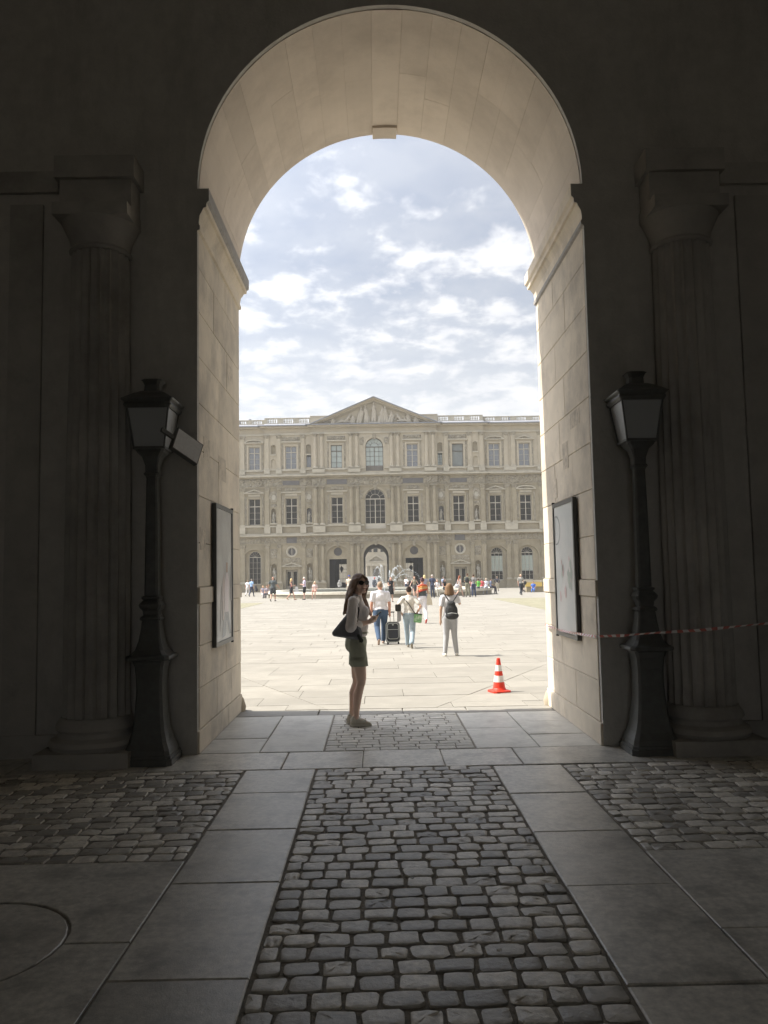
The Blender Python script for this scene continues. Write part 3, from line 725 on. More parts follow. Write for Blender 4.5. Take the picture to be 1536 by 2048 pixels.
# carved friezes: real relief, one irregular sheet each
def frieze(x0, x1, z0, z1, y, st=.22, dep=.16, seed=1):
    rd = random.Random(seed); nx = int((x1-x0)/st); nz = max(3, int((z1-z0)/st)); mb = MB()
    vs = []
    for j in range(nz+1):
        for i in range(nx+1):
            e = 0 if j in (0, nz) or i in (0, nx) else 1
            hgt = e*dep*(rd.random()**1.5)*(1.0 if (i//3) % 2 else .6)
            vs.append((x0+(x1-x0)*i/nx, y-.02-hgt, z0+(z1-z0)*j/nz))
    fs = [(j*(nx+1)+i, j*(nx+1)+i+1, (j+1)*(nx+1)+i+1, (j+1)*(nx+1)+i) for j in range(nz) for i in range(nx)]
    return mb.add(vs, fs).build('carved_frieze', M_carve, pal)
k = 0
for xa, xb in sec:
    y = yface((xa+xb)/2); k += 1
    if y == YC:
        for a, b in ((-9, -6.95), (-3.98, 3.98), (6.95, 9)): frieze(a, b, 14.62, 15.77, y, seed=k+a)
        frieze(-9, 9, 6.45, 7.24, y, .25, .1, seed=77)
    elif y == YM:
        c = 12.06*(1 if xa > 0 else -1)
        frieze(xa, c-1.22, 14.62, 15.77, y, seed=k); frieze(c+1.22, xb, 14.62, 15.77, y, seed=k+9); frieze(xa, c-.75, 6.45, 7.24, y, .25, .1, seed=k); frieze(c+.75, xb, 6.45, 7.24, y, .25, .1, seed=k+5)
        frieze(c-1.3, c+1.3, 3.72, 4.3, y, .2, .1, seed=k+3)
    else: frieze(xa, xb, 14.62, 15.77, y, seed=k); frieze(xa, xb, 6.45, 7.24, y, .25, .1, seed=k)
# carvings above the first floor windows
for x in sym(BAYS[:2]): frieze(x-.9, x+.9, 13.95, 14.4, yface(x)-.04, .2, .18, seed=int(x*7)); frieze(x-1.3, x+1.3, 21.2, 21.75, yface(x), .22, .12, seed=int(x*5))
for s in (-1, 1): 
    frieze(s*1.95-.3, s*1.95+.3, 12.6, 13.9, YC, .15, .12, seed=5); frieze(s*1.8-.3, s*1.8+.3, 20.4, 21.5, YC, .15, .12, seed=6)
    frieze(s*2.1-.35, s*2.1+.35, 4.9, 6.1, YC, .15, .1, seed=8)
# columns (engaged) and pilasters, with pedestals, bases and capitals
def column(x, y, z0, z1, rr, mat, hi=False):
    c = MB().lathe([(rr*1.05, 0), (rr, .15), (rr*.98, (z1-z0)*.5), (rr*.86, z1-z0-.62)], (x, y-rr*.35, z0+.25), 14).build('column', mat, pal, 'auto')
    MB().box(x-rr*1.35, x+rr*1.35, y-rr*1.75, y, z0, z0+.12).lathe([(rr*1.3, .12), (rr*1.35, .18), (rr*1.05, .25)], (x, y-rr*.35, z0), 14).build('column_base', M_ledge, c, 'auto')
    rd = random.Random(int(x*13+z0)); mb = MB(); zc = z1-.5
    mb.lathe([(rr*.86, 0), (rr*1.0, .14), (rr*.9, .16), (rr*1.15, .3), (rr*1.0, .32), (rr*1.4, .44)], (x, y-rr*.35, zc-.0), 10, fl=.14)
    mb.box(x-rr*1.4, x+rr*1.4, y-rr*1.8, y, zc+.44, zc+.5)
    mb.build('capital', M_carve, c)
def pilaster(x, y, z0, z1, w, mat):
    c = MB().box(x-w/2, x+w/2, y-.16, y, z0+.22, z1-.5).build('pilaster', mat, pal)
    MB().box(x-w*.62, x+w*.62, y-.24, y, z0, z0+.12).box(x-w*.56, x+w*.56, y-.2, y, z0+.12, z0+.218).build('pilaster_base', M_ledge, c)
    MB().add([(x-w/2, y-.17, z1-.499), (x+w/2, y-.17, z1-.499), (x+w/2, y, z1-.499), (x-w/2, y, z1-.499), (x-w*.68, y-.3, z1-.06), (x+w*.68, y-.3, z1-.06), (x+w*.68, y, z1-.06), (x-w*.68, y, z1-.06)],
             [(0,3,2,1),(4,5,6,7),(0,1,5,4),(1,2,6,5),(2,3,7,6),(3,0,4,7)]).box(x-w*.7, x+w*.7, y-.32, y, z1-.06, z1-.002).build('capital', M_carve, c)
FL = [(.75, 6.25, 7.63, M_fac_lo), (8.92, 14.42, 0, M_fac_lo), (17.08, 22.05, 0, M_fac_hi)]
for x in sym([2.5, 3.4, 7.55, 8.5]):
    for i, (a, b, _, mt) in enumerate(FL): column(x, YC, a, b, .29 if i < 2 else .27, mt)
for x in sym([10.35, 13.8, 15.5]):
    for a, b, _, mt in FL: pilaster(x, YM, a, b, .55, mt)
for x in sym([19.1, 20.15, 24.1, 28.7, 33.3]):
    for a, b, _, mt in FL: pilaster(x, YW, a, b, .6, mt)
# pedestals under them
def pedestals(xs, y, w, d):
    for x in xs:
        for a, b, mt in ((7.855, 8.745, M_ledge), (16.405, 16.925, M_ledge)):
            MB().box(x-w/2, x+w/2, y-d, y, a, b).build('pedestal', mt, pal)
        MB().box(x-w/2-.1, x+w/2+.1, y-d-.1, y, ZB, .55).box(x-w/2-.18, x+w/2+.18, y-d-.18, y, .55, .745).build('pedestal', M_fac_lo, pal)
pedestals(sym([2.95, 8.03]), YC, 1.75, .5); pedestals(sym([10.35, 13.8, 15.5]), YM, .85, .4); pedestals(sym([19.6]), YW, 1.8, .38); pedestals(sym([24.1, 28.7, 33.3]), YW, .95, .38)
for x in sym([17.42, 21.8, 26.4]): MB().box(x-1.3, x+1.3, YW-.1, YW, ZB, .3).build('plinth', M_fac_lo, pal)
# niches with statues, medallions
def statue_mb(x, y, z, h, seed):
    rd = random.Random(seed); mb = MB(); k = h/1.75
    sw = rd.uniform(-.05, .05)
    P_ = lambda a, b, c: (x+a*k, y+b*k, z+c*k)
    mb.lathe([(.22, 0), (.2, .12), (.17, .13)], (x, y, z), 8)
    mb.tube([P_(-.08, 0, .12), P_(-.09+sw, -.03, .5), P_(-.05, 0, .9)], [.06*k, .075*k, .10*k], 7)
    mb.tube([P_(.1, 0, .12), P_(.11+sw, -.05, .5), P_(.06, 0, .9)], [.055*k, .07*k, .10*k], 7)
    mb.tube([P_(0, 0, .82), P_(sw, 0, 1.05), P_(sw*1.5, 0, 1.35), P_(sw, 0, 1.48)], [.15*k, .13*k, .17*k, .06*k], 9)
    mb.tube([P_(sw, -.02, 1.47), P_(sw, -.02, 1.56), P_(sw, -.02, 1.66), P_(sw, -.02, 1.72)], [.06*k, .1*k, .095*k, .03*k], 8)
    s = rd.choice((-1, 1))
    mb.tube([P_(s*.17, 0, 1.38), P_(s*.27, -.02, 1.12), P_(s*.12, -.15, 1.0)], [.055*k, .045*k, .035*k], 6)
    mb.tube([P_(-s*.17, 0, 1.38), P_(-s*.26, 0, 1.12), P_(-s*.3, -.02, .86)], [.055*k, .045*k, .035*k], 6)
    mb.tube([P_(s*.2, .02, 1.3), P_(s*.22, .03, .7), P_(s*.2, 0, .15)], [.05*k, .09*k, .11*k], 6)
    return mb
M_statue = material('pale statue stone', (0.46, 0.43, 0.36), .9, .15, 3, .3, 10)
for x in sym([9.5, 14.6]):
    [pb('niche_back', M_fac_lo, q_) for q_ in ((x-.5, x+.5, YM+.5, YM+.7, .9, 3.6), (x-.5, x+.5, YM+.5, YM+.7, 9.2, 11.6), (x-.5, x+.5, YM+.3, YM+.6, 19.2, 20.8))]
    (MB().box(x-.38, x+.38, YM+.46, YM+.49, 9.35, 11.5).build('niche_shade', M_plaque_shade, pal) if abs(x) < 10 else None); statue_mb(x, YM+.22, 9.37, 1.6, int(x*3)).build('statue', M_statue, pal, True)  # dark sheet behind the statue paints in the shade of the niche
    statue_mb(x, YM+.22, 1.02, 1.95, int(x*5)).build('statue', M_statue, pal, True)
    archring(x, .8, 1.0, 3.5, YM, .14, .06); archring(x, .72, 9.35, 11.45, YM, .14, .06)
    MB().plate(circ(x, 13.1, .62, 16, 1.35), [circ(x, 13.05, .33, 16, 1.3)], YM-.14, YM+.01).build('medallion_frame', M_carve, pal)
    MB().plate(circ(x, 13.05, .32, 16, 1.3), [], YM-.06, YM+.01).build('medallion', M_statue, pal)
    frieze(x-.45, x+.45, 4.3, 5.6, YM, .15, .14, seed=int(x*9)); frieze(x-.45, x+.45, 11.65, 12.05, YM, .15, .14, seed=int(x*19))
    [pb('niche_sill', M_ledge, q_) for q_ in ((x-.5, x+.5, YM-.18, YM-.001, 9.15, 9.34), (x-.5, x+.5, YM-.15, YM-.001, .8, .98), (x-.45, x+.45, YM-.14, YM-.001, 19.1, 19.28))]
for s in (-1, 1): MB().plate(archp(s*14.6, .66, 17.3, 18.6), [], YM+.2, YM+.3).build('niche_back', M_fac_hi, pal)
# pediment
ZP, ZA, PW = 23.42, 27.25, 9.15
MB().plate([(-PW+.6, ZP), (PW-.6, ZP), (0, ZA-.42)], [], YC+.05, YC+.5).build('tympanum', M_fac_hi, pal)
for s in (-1, 1):
    L_ = sqrt(PW**2+(ZA-ZP)**2); nx, nz = (ZA-ZP)/L_, PW/L_
    for t0, t1, d, mt in ((-.42, -.22, .35, M_fac_hi), (-.22, -.06, .7, M_fac_hi), (-.06, .05, .92, M_lead)):
        def at(t, e): return (s*(PW*e - 0)+s*nx*t*0, ZP+(ZA-ZP)*(1-e)+t/nz)
        q = [at(t0, 1.0 if t0 > -.1 else .97), at(t0, 0), at(t1, 0), at(t1, 1.0)]
        if s > 0: q = list(reversed(q))
        MB().plate(q, [], YC-d, YC+.55).build('raking_cornice', mt, pal)
dn = MB()
for i in range(72):
    x = -8.9+17.8*i/71; dn.box(x-.07, x+.07, YC-.44, YC-.30, 22.9, 23.04)
dn.build('dentils', M_fac_hi, pal, kind='stuff')
dn = MB()
for i in range(50):
    e = (i+.5)/50
    for s in (-1, 1): x = s*PW*e*.96; z = ZP+(ZA-ZP)*(1-e)-.52; dn.box(x-.06, x+.06, YC-.3, YC, z-.06, z+.08)
dn.build('dentils', M_fac_hi, pal, kind='stuff')
# roof behind: lead slope, balustrade, blocks
for xa, xb in sec:
    y = yface((xa+xb)/2)
    if y == YC:
        for s in (-1, 1):
            MB().box(min(s*5.2, s*9.2), max(s*5.2, s*9.2), y+.9, y+2.5, 23.2, 24.78).box(min(s*5.1, s*9.3), max(s*5.1, s*9.3), y+.8, y+2.6, 24.78, 24.9).build('parapet_block', M_fac_hi, pal)
        MB().add([(-PW, YC+.5, ZP), (0, YC+.5, ZA-.1), (PW, YC+.5, ZP), (-PW, YC+12, ZP), (0, YC+12, ZA-.1), (PW, YC+12, ZP)], [(0, 1, 4, 3), (1, 2, 5, 4), (3, 4, 5)]).build('roof', M_lead, pal); continue
    ht = .18 if y == YM else 0
    MB().add([(xa, y-.8, 23.42), (xb, y-.8, 23.42), (xb, y+.5, 23.85), (xa, y+.5, 23.85), (xa, y+9, 23.85), (xb, y+9, 23.85)], [(0,1,2,3), (3,2,5,4)]).build('roof', M_lead, pal)
    MB().box(xa, xb, y+.5, y+.9, 23.85, 23.95).box(xa, xb, y+.45, y+.95, 24.4+ht, 24.52+ht).build('balustrade_rail', M_ledge, pal)
    n = max(3, round((xb-xa)/2.3)); 
    for i in range(n+1):
        xx = xa+(xb-xa)*i/n; MB().box(max(xa, xx-.45), min(xb, xx+.45), y+.52, y+.88, 23.95, 24.4+ht).build('balustrade_pier', M_ledge, pal)
        if i < n:
            x1, x2 = xx+.45, xa+(xb-xa)*(i+1)/n-.45; bb = MB()
            for j in range(int((x2-x1)/.24)):
                bx = x1+.14+j*.24; h_ = .45+ht; bb.lathe([(.07, 0), (.045, h_*.15), (.09, h_*.4), (.04, h_*.8), (.07, h_)], (bx, y+.7, 23.95), 6, cap=False)
            bb.build('balusters', M_ledge, pal, kind='stuff')
for x, h in ((-20.8, .5), (-18.6, .6), (18.9, .35), (20.5, .3), (-20.2, .25)):
    MB().box(x-.18, x+.18, 119, 119.4, 23.8, 24.75+h).build('chimney_pot', M_lead, pal)

def capsule(mb, a, b, ra, rb, n=10):
    a, b = Vector(a), Vector(b); d = b-a; l = d.length
    d = d/l if l > 1e-6 else Vector((0, 0, 1)); u_ = d.orthogonal().normalized(); v_ = d.cross(u_); rs = []
    for t in range(1, 5): th = pi/2*t/4; rs.append((a-d*ra*cos(th), ra*sin(th)))
    for t in range(3, -1, -1) if True else []: pass
    for t in range(4, 0, -1): th = pi/2*t/4; rs.append((b+d*rb*cos(th), rb*sin(th)))
    rings = [[tuple(c+rr*(u_*cos(2*pi*j/n)+v_*sin(2*pi*j/n))) for j in range(n)] for c, rr in rs]
    mb.loft(rings, True); return mb
def ellipsoid(mb, c, rx, ry, rz, M=None, n=12, mm=8):
    c = Vector(c); rings = []
    for i in range(1, mm):
        th = pi*i/mm
        ring = []
        for j in range(n):
            p = Vector((rx*sin(th)*cos(2*pi*j/n), ry*sin(th)*sin(2*pi*j/n), -rz*cos(th)))
            if M: p = M @ p
            ring.append(tuple(c+p))
        rings.append(ring)
    mb.loft(rings, True); return mb
PENDING = []
def blob(name, mb, mat, parent, voxel, smooth=2, **kw):
    o = mb.build(name, mat, parent, True, **kw)
    md = o.modifiers.new('r', 'REMESH'); md.mode = 'VOXEL'; md.voxel_size = voxel; md.use_smooth_shade = True
    if smooth: s_ = o.modifiers.new('s', 'SMOOTH'); s_.iterations = smooth; s_.factor = .5
    PENDING.append(o); return o
def bake_blobs():
    bpy.context.view_layer.update(); dg = bpy.context.evaluated_depsgraph_get()
    for o in PENDING:
        me = bpy.data.meshes.new_from_object(o.evaluated_get(dg), depsgraph=dg); old = o.data
        if len(me.polygons) > 10:
            o.modifiers.clear(); mats = [mm for mm in old.materials]; o.data = me
            me.materials.clear(); [me.materials.append(mm) for mm in mats]
            me.polygons.foreach_set('use_smooth', [True]*len(me.polygons))
M_pedf = material('pediment figure stone', (0.45, 0.405, 0.325), .9, .15, 3, .3, 10)
# tympanum figures
rd = random.Random(4)
def fig(x, z, h, lean, recl=False):
    mb = MB(); y = YC-.16; h *= .96; F = lambda a, c: (x+a, y, z+c)
    if not recl:
        capsule(mb, F(-.2, 0.1), F(lean*.3-.08, h*.48), .2, .2); capsule(mb, F(.22, 0.1), F(lean*.3+.1, h*.48), .2, .2)
        capsule(mb, F(lean*.3, h*.45), F(lean, h*.8), .22, .24); capsule(mb, F(lean, h*.8), F(lean, h*.95), .1, .1); ellipsoid(mb, F(lean, h*.97), .17, .17, .2)
        capsule(mb, F(lean-.1, h*.78), F(lean-.55, h*.6), .09, .07); capsule(mb, F(lean+.1, h*.78), F(lean+.5, h*.72), .09, .07)
        capsule(mb, F(.3, .1), F(lean+.2, h*.6), .12, .2)
    else:
        s = 1 if x < 0 else -1
        capsule(mb, F(-s*h*.9, .12), F(-s*h*.2, .3), .1, .18); capsule(mb, F(-s*h*.75, .1), F(-s*h*.4, .55), .08, .12); capsule(mb, F(-s*h*.4, .55), F(-s*.1, .25), .12, .17)
        capsule(mb, F(-s*h*.1, .25), F(s*h*.25, .85), .22, .24); capsule(mb, F(s*h*.3, 1.05), F(s*h*.32, 1.2), .14, .14)
        capsule(mb, F(s*h*.3, .8), F(s*h*.65, .35), .09, .08); capsule(mb, F(-s*.3, .2), F(s*.5, .25), .15, .12)
    blob('pediment_figure', mb, M_pedf, pal, .07, 1)
fig(0, ZP+.3, 2.9, 0); fig(-1.05, ZP+.1, 2.6, -.15); fig(-2.15, ZP+.1, 2.35, .35); fig(1.05, ZP+.1, 2.3, .2); fig(1.75, ZP+.1, 2.5, -.1); fig(2.4, ZP+.1, 1.6, .2)
fig(-4.0, ZP+.1, 1.7, 0, True); fig(3.9, ZP+.1, 1.5, 0, True); fig(-3.1, ZP+.1, 1.0, .1); fig(5.0, ZP+.1, 1.2, -.1); fig(-5.9, ZP+.05, .7, 0); fig(6.1, ZP+.05, .7, 0)
MB().box(-.75, .75, YC-.25, YC+.05, ZP, ZP+.3).box(-.95, -.6, YC-.2, YC+.05, ZP+.3, ZP+1.1).box(.6, .95, YC-.2, YC+.05, ZP+.3, ZP+1.1).build('pediment_pedestal', M_statue, pal)

# hanging lanterns in the side passages
for s, lb in ((-1, 'black iron lantern hanging in the left doorway tunnel of the far facade'), (1, 'black iron lantern hanging in the right doorway tunnel of the far facade')):
    x = s*5.55; t = thing('hanging_lantern', lb, 'lantern', (x, 128, 2.55), group='hanging lanterns in the far doorways')
    MB().tube([(0, 0, 2.05), (0, 0, .55)], .025, 5).build('chain', M_ironf, t)
    MB().lathe([(.05, .6), (.22, .42), (.24, .38), (.34, .3)], n=6).build('lantern_roof', M_ironf, t)
    MB().lathe([(.30, .3), (.16, -.25), (.05, -.32), (.03, -.42)], n=6).build('lantern_body', M_ironf, t)

# ------------------------------------------------------------------ building seen through the central passage
fb = thing('distant_building', 'pale building with small pediment seen through the central archway of the far facade', 'building')
M_far = material('far pale stone', (0.48, 0.43, 0.33), .9, .1, .5, .2, 4)
YB = 210
MB().box(-30, 30, YB, YB+12, -.5, 20).build('wall', M_far, fb)
MB().plate([(-2.9, 5.0), (2.9, 5.0), (0.0, 7.0)], [[(-2.1, 5.2), (2.1, 5.2), (0, 6.6)]], YB-1.4, YB-.2).build('pediment', M_far, fb)
MB().plate([(-2.1, 5.2), (2.1, 5.2), (0, 6.6)], [], YB-1.0, YB-.3).build('tympanum', M_carve, fb)
MB().box(-3.0, 3.0, YB-1.3, YB-.1, 4.0, 4.95).build('entablature', M_far, fb)
for x in (-2.5, -1.3, 1.3, 2.5): MB().lathe([(.32, 0), (.26, 4.5)], (x, YB-.9, -.5), 12).build('column', M_far, fb, 'auto')
MB().box(-.8, .8, YB-.05, YB+.02, -.5, 3.2).build('door', M_woodd, fb)
for x in sym([1.7, 5.2, 8.7]):
    for z in (7.6, 12.0): w = MB().box(x-.75, x+.75, YB-.12, YB+.01, z-.1, z+2.6).build('window', M_far, fb); MB().box(x-.55, x+.55, YB-.13, YB-.121, z, z+2.4).build('pane', M_glass, w)
w = MB().box(-.9, .6, YB-.12, YB+.01, 7.5, 9.9).build('window', M_far, fb); MB().box(-.7, .4, YB-.13, YB-.121, 7.6, 9.8).build('pane', M_glass, w)

# ------------------------------------------------------------------ fountain
FX, FY, FR = 0.3, 75.3, 10.5; FZ = cz(FY)-.02
fo = thing('fountain', 'wide round stone fountain basin in the middle of the court with arching water jets', 'fountain', (FX, FY, FZ))
M_bas = material('basin stone', (0.33, 0.30, 0.235), .85, .1, 1.5, .2, 20); M_rim = material('basin rim stone', (0.60, 0.56, 0.47), .8, .08, 1.5, .2, 20)
nseg = 40
for i in range(nseg):
    a0, a1 = 2*pi*i/nseg+.0006, 2*pi*(i+1)/nseg-.0006
    for nm, r0, r1, z0, z1, mt in (('basin_wall', FR-.9, FR-.12, 0, .40, M_bas), ('basin_rim', FR-1.0, FR, .405, .62, M_rim)):
        pts = [(r1*cos(a), r1*sin(a)) for a in (a0, (a0+a1)/2, a1)]+[(r0*cos(a), r0*sin(a)) for a in (a1, a0)]
        MB().poly(pts, z0, z1).build(nm, mt, fo)
mw = glass('basin water', (0.10, 0.13, 0.12), .05)
MB().lathe([(0.01, .36), (FR-.95, .36), (FR-.95, .362), (0.01, .362)], n=40, cap=False).build('water', mw, fo)
mj = bpy.data.materials.new('water spray'); mj.use_nodes = True; bb = mj.node_tree.nodes['Principled BSDF']
bb.inputs['Base Color'].default_value = (.85, .88, .9, 1); bb.inputs['Roughness'].default_value = .3; bb.inputs['Alpha'].default_value = .8
jet = MB(); rd = random.Random(3)
def arc(x0, y0, dx, hh, dy=0, n=64, sp=.02):
    for i in range(n):
        t = i/(n-1)
        for _ in range(2):
            px = x0+dx*t+rd.gauss(0, sp*(.6+2.2*t)); pz = .4+4*hh*t*(1-t)+rd.gauss(0, sp*(.6+2.4*t)); py = y0+dy*t+rd.gauss(0, .06)
            s_ = rd.uniform(.010, .024)*(1.3-.5*t); jet.lathe([(0.001, -s_*1.8), (s_, 0), (0.001, s_*1.6)], (px, py, pz), 5, cap=False)
for dx, hh, dy in ((-1.3, 2.3, 0), (-.6, 2.45, -.4), (1.35, 2.2, .3), (2.0, 2.35, -.3), (2.9, 1.55, .2), (3.6, 2.0, -.3), (.9, 1.6, 1.5), (-1.0, 1.4, -1.3), (.25, 1.9, -.9)):
    arc(.45+(0 if dx < 0 else .35), 0, dx, hh, dy)
jet.build('water_jets', mj, fo, kind='stuff')
MB().lathe([(.25, .1), (.2, .4), (.08, .45)], (.6, 0, 0), 12).build('nozzle', M_iron, fo)
wp = thing('display_panel', 'white rounded panel standing behind the fountain jets, in front of the central archway', 'panel', (-.55, 92, cz(92)))
q = [(-.62, 0), (.62, 0)]+[(.55+.12*cos(t*pi/10), 1.75+.12*sin(t*pi/10)) for t in range(6)]+[(-.55+.12*cos(t*pi/10), 1.75+.12*sin(t*pi/10)) for t in range(5, 11)]
MB().plate(q, [], -.2, .2).build('panel_body', plain('white panel', (.75, .75, .74), .4), wp)

# ------------------------------------------------------------------ lamp posts by the arch
def lamp_post(x, y, label):
    t = thing('lamp_post', label, 'lamp post', (x, y, 0.0), group='cast iron lamp posts beside the arch')
    MB().sq([(.235,0),(.235,.055),(.222,.06),(.222,.085),(.212,.09),(.205,.13),(.175,.2),(.150,.30),(.132,.45),(.122,.62),(.122,.78),(.132,.88),(.15,.935)], (0,0,0)).build('base', M_iron, t)
    MB().sq([(.15,.936),(.20,.95),(.205,.97),(.20,.985),(.165,1.0),(.13,1.04),(.105,1.12),(.09,1.22),(.082,1.30),(.078,1.31)], (0,0,0)).build('pedestal_moulding', M_iron, t)
    MB().sq([(.09,1.31),(.098,1.325),(.09,1.345),(.07,1.36),(.075,1.40),(.098,1.43),(.105,1.455),(.09,1.48),(.07,1.50),(.085,1.515),(.085,1.53),(.066,1.54)], (0,0,0)).build('collar', M_iron, t)
    MB().sq([(.064,1.541),(.058,2.2),(.052,2.66),(.06,2.68)], (0,0,0), .3).build('shaft', M_iron, t)
    MB().sq([(.06,2.681),(.075,2.70),(.06,2.72),(.06,2.78),(.085,2.86),(.125,2.90),(.135,2.925)], (0,0,0)).build('lantern_bracket', M_iron, t)
    # leaf drops at the corners of the base
    b0, b1, z0, z1 = .142, .195, 2.95, 3.31
    fr = MB()
    for sx in (-1, 1):
        for sy in (-1, 1): fr.tube([(sx*b0, sy*b0, z0-.02), (sx*b1, sy*b1, z1+.01)], .011, 4)
    fr.sq([(b0+.012, z0-.025), (b0+.012, z0)], (0,0,0), .05).sq([(b1+.012, z1), (b1+.03, z1+.03), (b1+.022, z1+.055), (b1+.045, z1+.075), (b1+.05, z1+.09)], (0,0,0), .05)
    frm = fr.build('lantern_frame', M_iron, t)
    for k in range(4):
        M_ = Matrix.Rotation(pi/2*k, 4, 'Z')
        vs = [M_ @ Vector(p) for p in ((-b0+.01, -b0+.004, z0), (b0-.01, -b0+.004, z0), (b1-.01, -b1+.004, z1), (-b1+.01, -b1+.004, z1), (-b0+.01, -b0+.008, z0), (b0-.01, -b0+.008, z0), (b1-.01, -b1+.008, z1), (-b1+.01, -b1+.008, z1))]
        MB().add(vs, [(0,1,2,3),(4,7,6,5),(0,4,5,1),(1,5,6,2),(2,6,7,3),(3,7,4,0)]).build('glass_pane', M_lamp, t)
    MB().sq([(b1+.045, z1+.091), (.15, z1+.155), (.10, z1+.18), (.088, z1+.185)], (0,0,0), .05).build('lantern_roof', M_iron, t)
    MB().sq([(.075, z1+.186), (.07, z1+.25), (.085, z1+.285), (.10, z1+.295), (.085, z1+.305), (.03, z1+.315)], (0,0,0), .3).build('chimney_cap', M_iron, t)
    return t
lamp_post(-2.13, 7.655, 'black cast iron lamp post left of the arch, beside the floodlight')
lamp_post(2.55, 7.655, 'black cast iron lamp post right of the arch, crossed by red and white tape')
fl_ = thing('floodlight', 'tilted rectangular floodlight with pale face beside the left lantern', 'floodlight', (-1.74, 7.42, 2.93), (radians(-10), radians(26), radians(48)))
MB().box(-.155, .155, 0, .05, -.115, .115).build('housing', M_iron, fl_)
MB().box(-.145, .145, -.004, .0, -.105, .105).build('lamp_face', plain('pale floodlight glass', (.78, .78, .78), .35), fl_)
MB().box(-.30, -.155, .01, .035, -.02, .02).build('bracket', M_iron, fl_)

# ------------------------------------------------------------------ poster cases on the jambs
def poster_mat(nm, pale):
    m = bpy.data.materials.new(nm); m.use_nodes = True; nt = m.node_tree; L = nt.links; N = nt.nodes.new; b = nt.nodes['Principled BSDF']
    tc = N('ShaderNodeTexCoord'); n = N('ShaderNodeTexNoise'); n.inputs['Scale'].default_value = 2.2; n.inputs['Detail'].default_value = 5; L.new(tc.outputs['Object'], n.inputs['Vector'])
    cr = N('ShaderNodeValToRGB'); L.new(n.outputs['Fac'], cr.inputs[0]); e = cr.color_ramp.elements
    if pale: e[0].position = .35; e[0].color = (.54, .56, .54, 1); e[1].position = .6; e[1].color = (.66, .65, .62, 1)
    else: e[0].position = .3; e[0].color = (.42, .42, .41, 1); e[1].position = .75; e[1].color = (.62, .62, .60, 1)
    L.new(cr.outputs[0], b.inputs['Base Color']); b.inputs['Roughness'].default_value = .4 if pale else .22
    return m
def case(sgn, label, pale):
    xw = AX+sgn*HALF; y0, y1, z0, z1 = (8.56, 9.56, .96, 2.50); t = thing('poster_case', label, 'poster case', (xw-sgn*.012, (y0+y1)/2, (z0+z1)/2), group='framed poster cases on the arch walls')
    hy, hz = (y1-y0)/2, (z1-z0)/2; d = .045; X = lambda a, b: sorted((-sgn*a, -sgn*b))
    fr = MB(); xa, xb = X(0, d)
    fr.box(xa, xb, -hy, -hy+.045, -hz, hz).box(xa, xb, hy-.045, hy, -hz, hz).box(xa, xb, -hy+.045, hy-.045, -hz, -hz+.045).box(xa, xb, -hy+.045, hy-.045, hz-.045, hz)
    fr.build('frame', plain('dark metal frame' , (.06, .062, .058), .35), t)
    xa, xb = X(.022, .034); MB().box(xa, xb, -hy+.046, hy-.046, -hz+.046, hz-.046).build('poster', poster_mat('poster print', pale), t)
    for yy, zz in ((hy-.02, hz), (hy-.02, -hz-.02)): xa, xb = X(.02, .05); MB().box(xa, xb, yy-.015, yy+.015, zz, zz+.02).build('lock', M_ironf, t)
    return t, xw
t, xw = case(1, 'framed poster case on the right arch wall holding a pale poster', True)
# flat print: a thin D outline and soft pink and green shapes
pr = MB(); xx = -.0352
for yy, z0_, z1_ in ((.33, .36, .56),): pass
def flat(mb, pts, x=xx): n = len(pts); mb.add([(x, a, b) for a, b in pts], [tuple(range(n))])
dm = MB(); A = [(.40, .62), (.40, .28)]; arc_ = [(.34-.17*sin(pi*i/12)*1, .45+.17*cos(pi*i/12)) for i in range(13)]
for a, b in zip(arc_, arc_[1:]): flat(dm, [(a[0], a[1]), (b[0], b[1]), (b[0]+.02, b[1]*.9+.045), (a[0]+.02, a[1]*.9+.045)])
flat(dm, [(.42, .62), (.42, .28), (.40, .28), (.40, .62)]); flat(dm, [(.42, .62), (.34, .62), (.34, .605), (.42, .605)]); flat(dm, [(.42, .295), (.34, .295), (.34, .28), (.42, .28)])
dm.build('letter', plain('grey print', (.26, .27, .27), .3), t)
rd = random.Random(8)
for c_, n_ in (((.58, .42, .42), 7), ((.42, .48, .43), 9)):
    for _ in range(n_):
        mb = MB(); cy_, cz_2, rr = rd.uniform(-.35, .25), rd.uniform(-.35, .12), rd.uniform(.02, .06); flat(mb, [(cy_+rr*rd.uniform(.6, 1.1)*cos(k_*pi/5), cz_2+1.6*rr*rd.uniform(.6, 1.1)*sin(k_*pi/5)) for k_ in range(10)], xx-.0004*(n_-6)-.0002*_)
        mb.build('printed_shape', plain('print ink', c_, .3), t)
t, xw = case(-1, 'framed poster case on the left arch wall, grey with painted reflections of walkers below', False)
xx = .0352; mb = MB(); flat(mb, [(-.45, -.72), (.45, -.72), (.45, -.18), (-.45, -.25)]); mb.build('reflected_ground', plain('pale reflection', (.62, .60, .52), .2), t)  # courtyard ground and walkers reflected in the case, painted as flat shapes
def pf(col_, pts, k=1): mb = MB(); flat(mb, pts, xx+.0004*k); mb.build('reflected_figure', plain('figure reflection', col_, .25), t)
pf((.62, .56, .58), [(.02, -.42), (.24, -.42), (.27, -.05), (.20, .02), (.10, .02), (.02, -.1)]); pf((.30, .32, .34), [(-.14, -.70), (-.02, -.42), (.24, -.42), (.42, -.68), (.30, -.68), (.14, -.50), (.06, -.68)], 2)
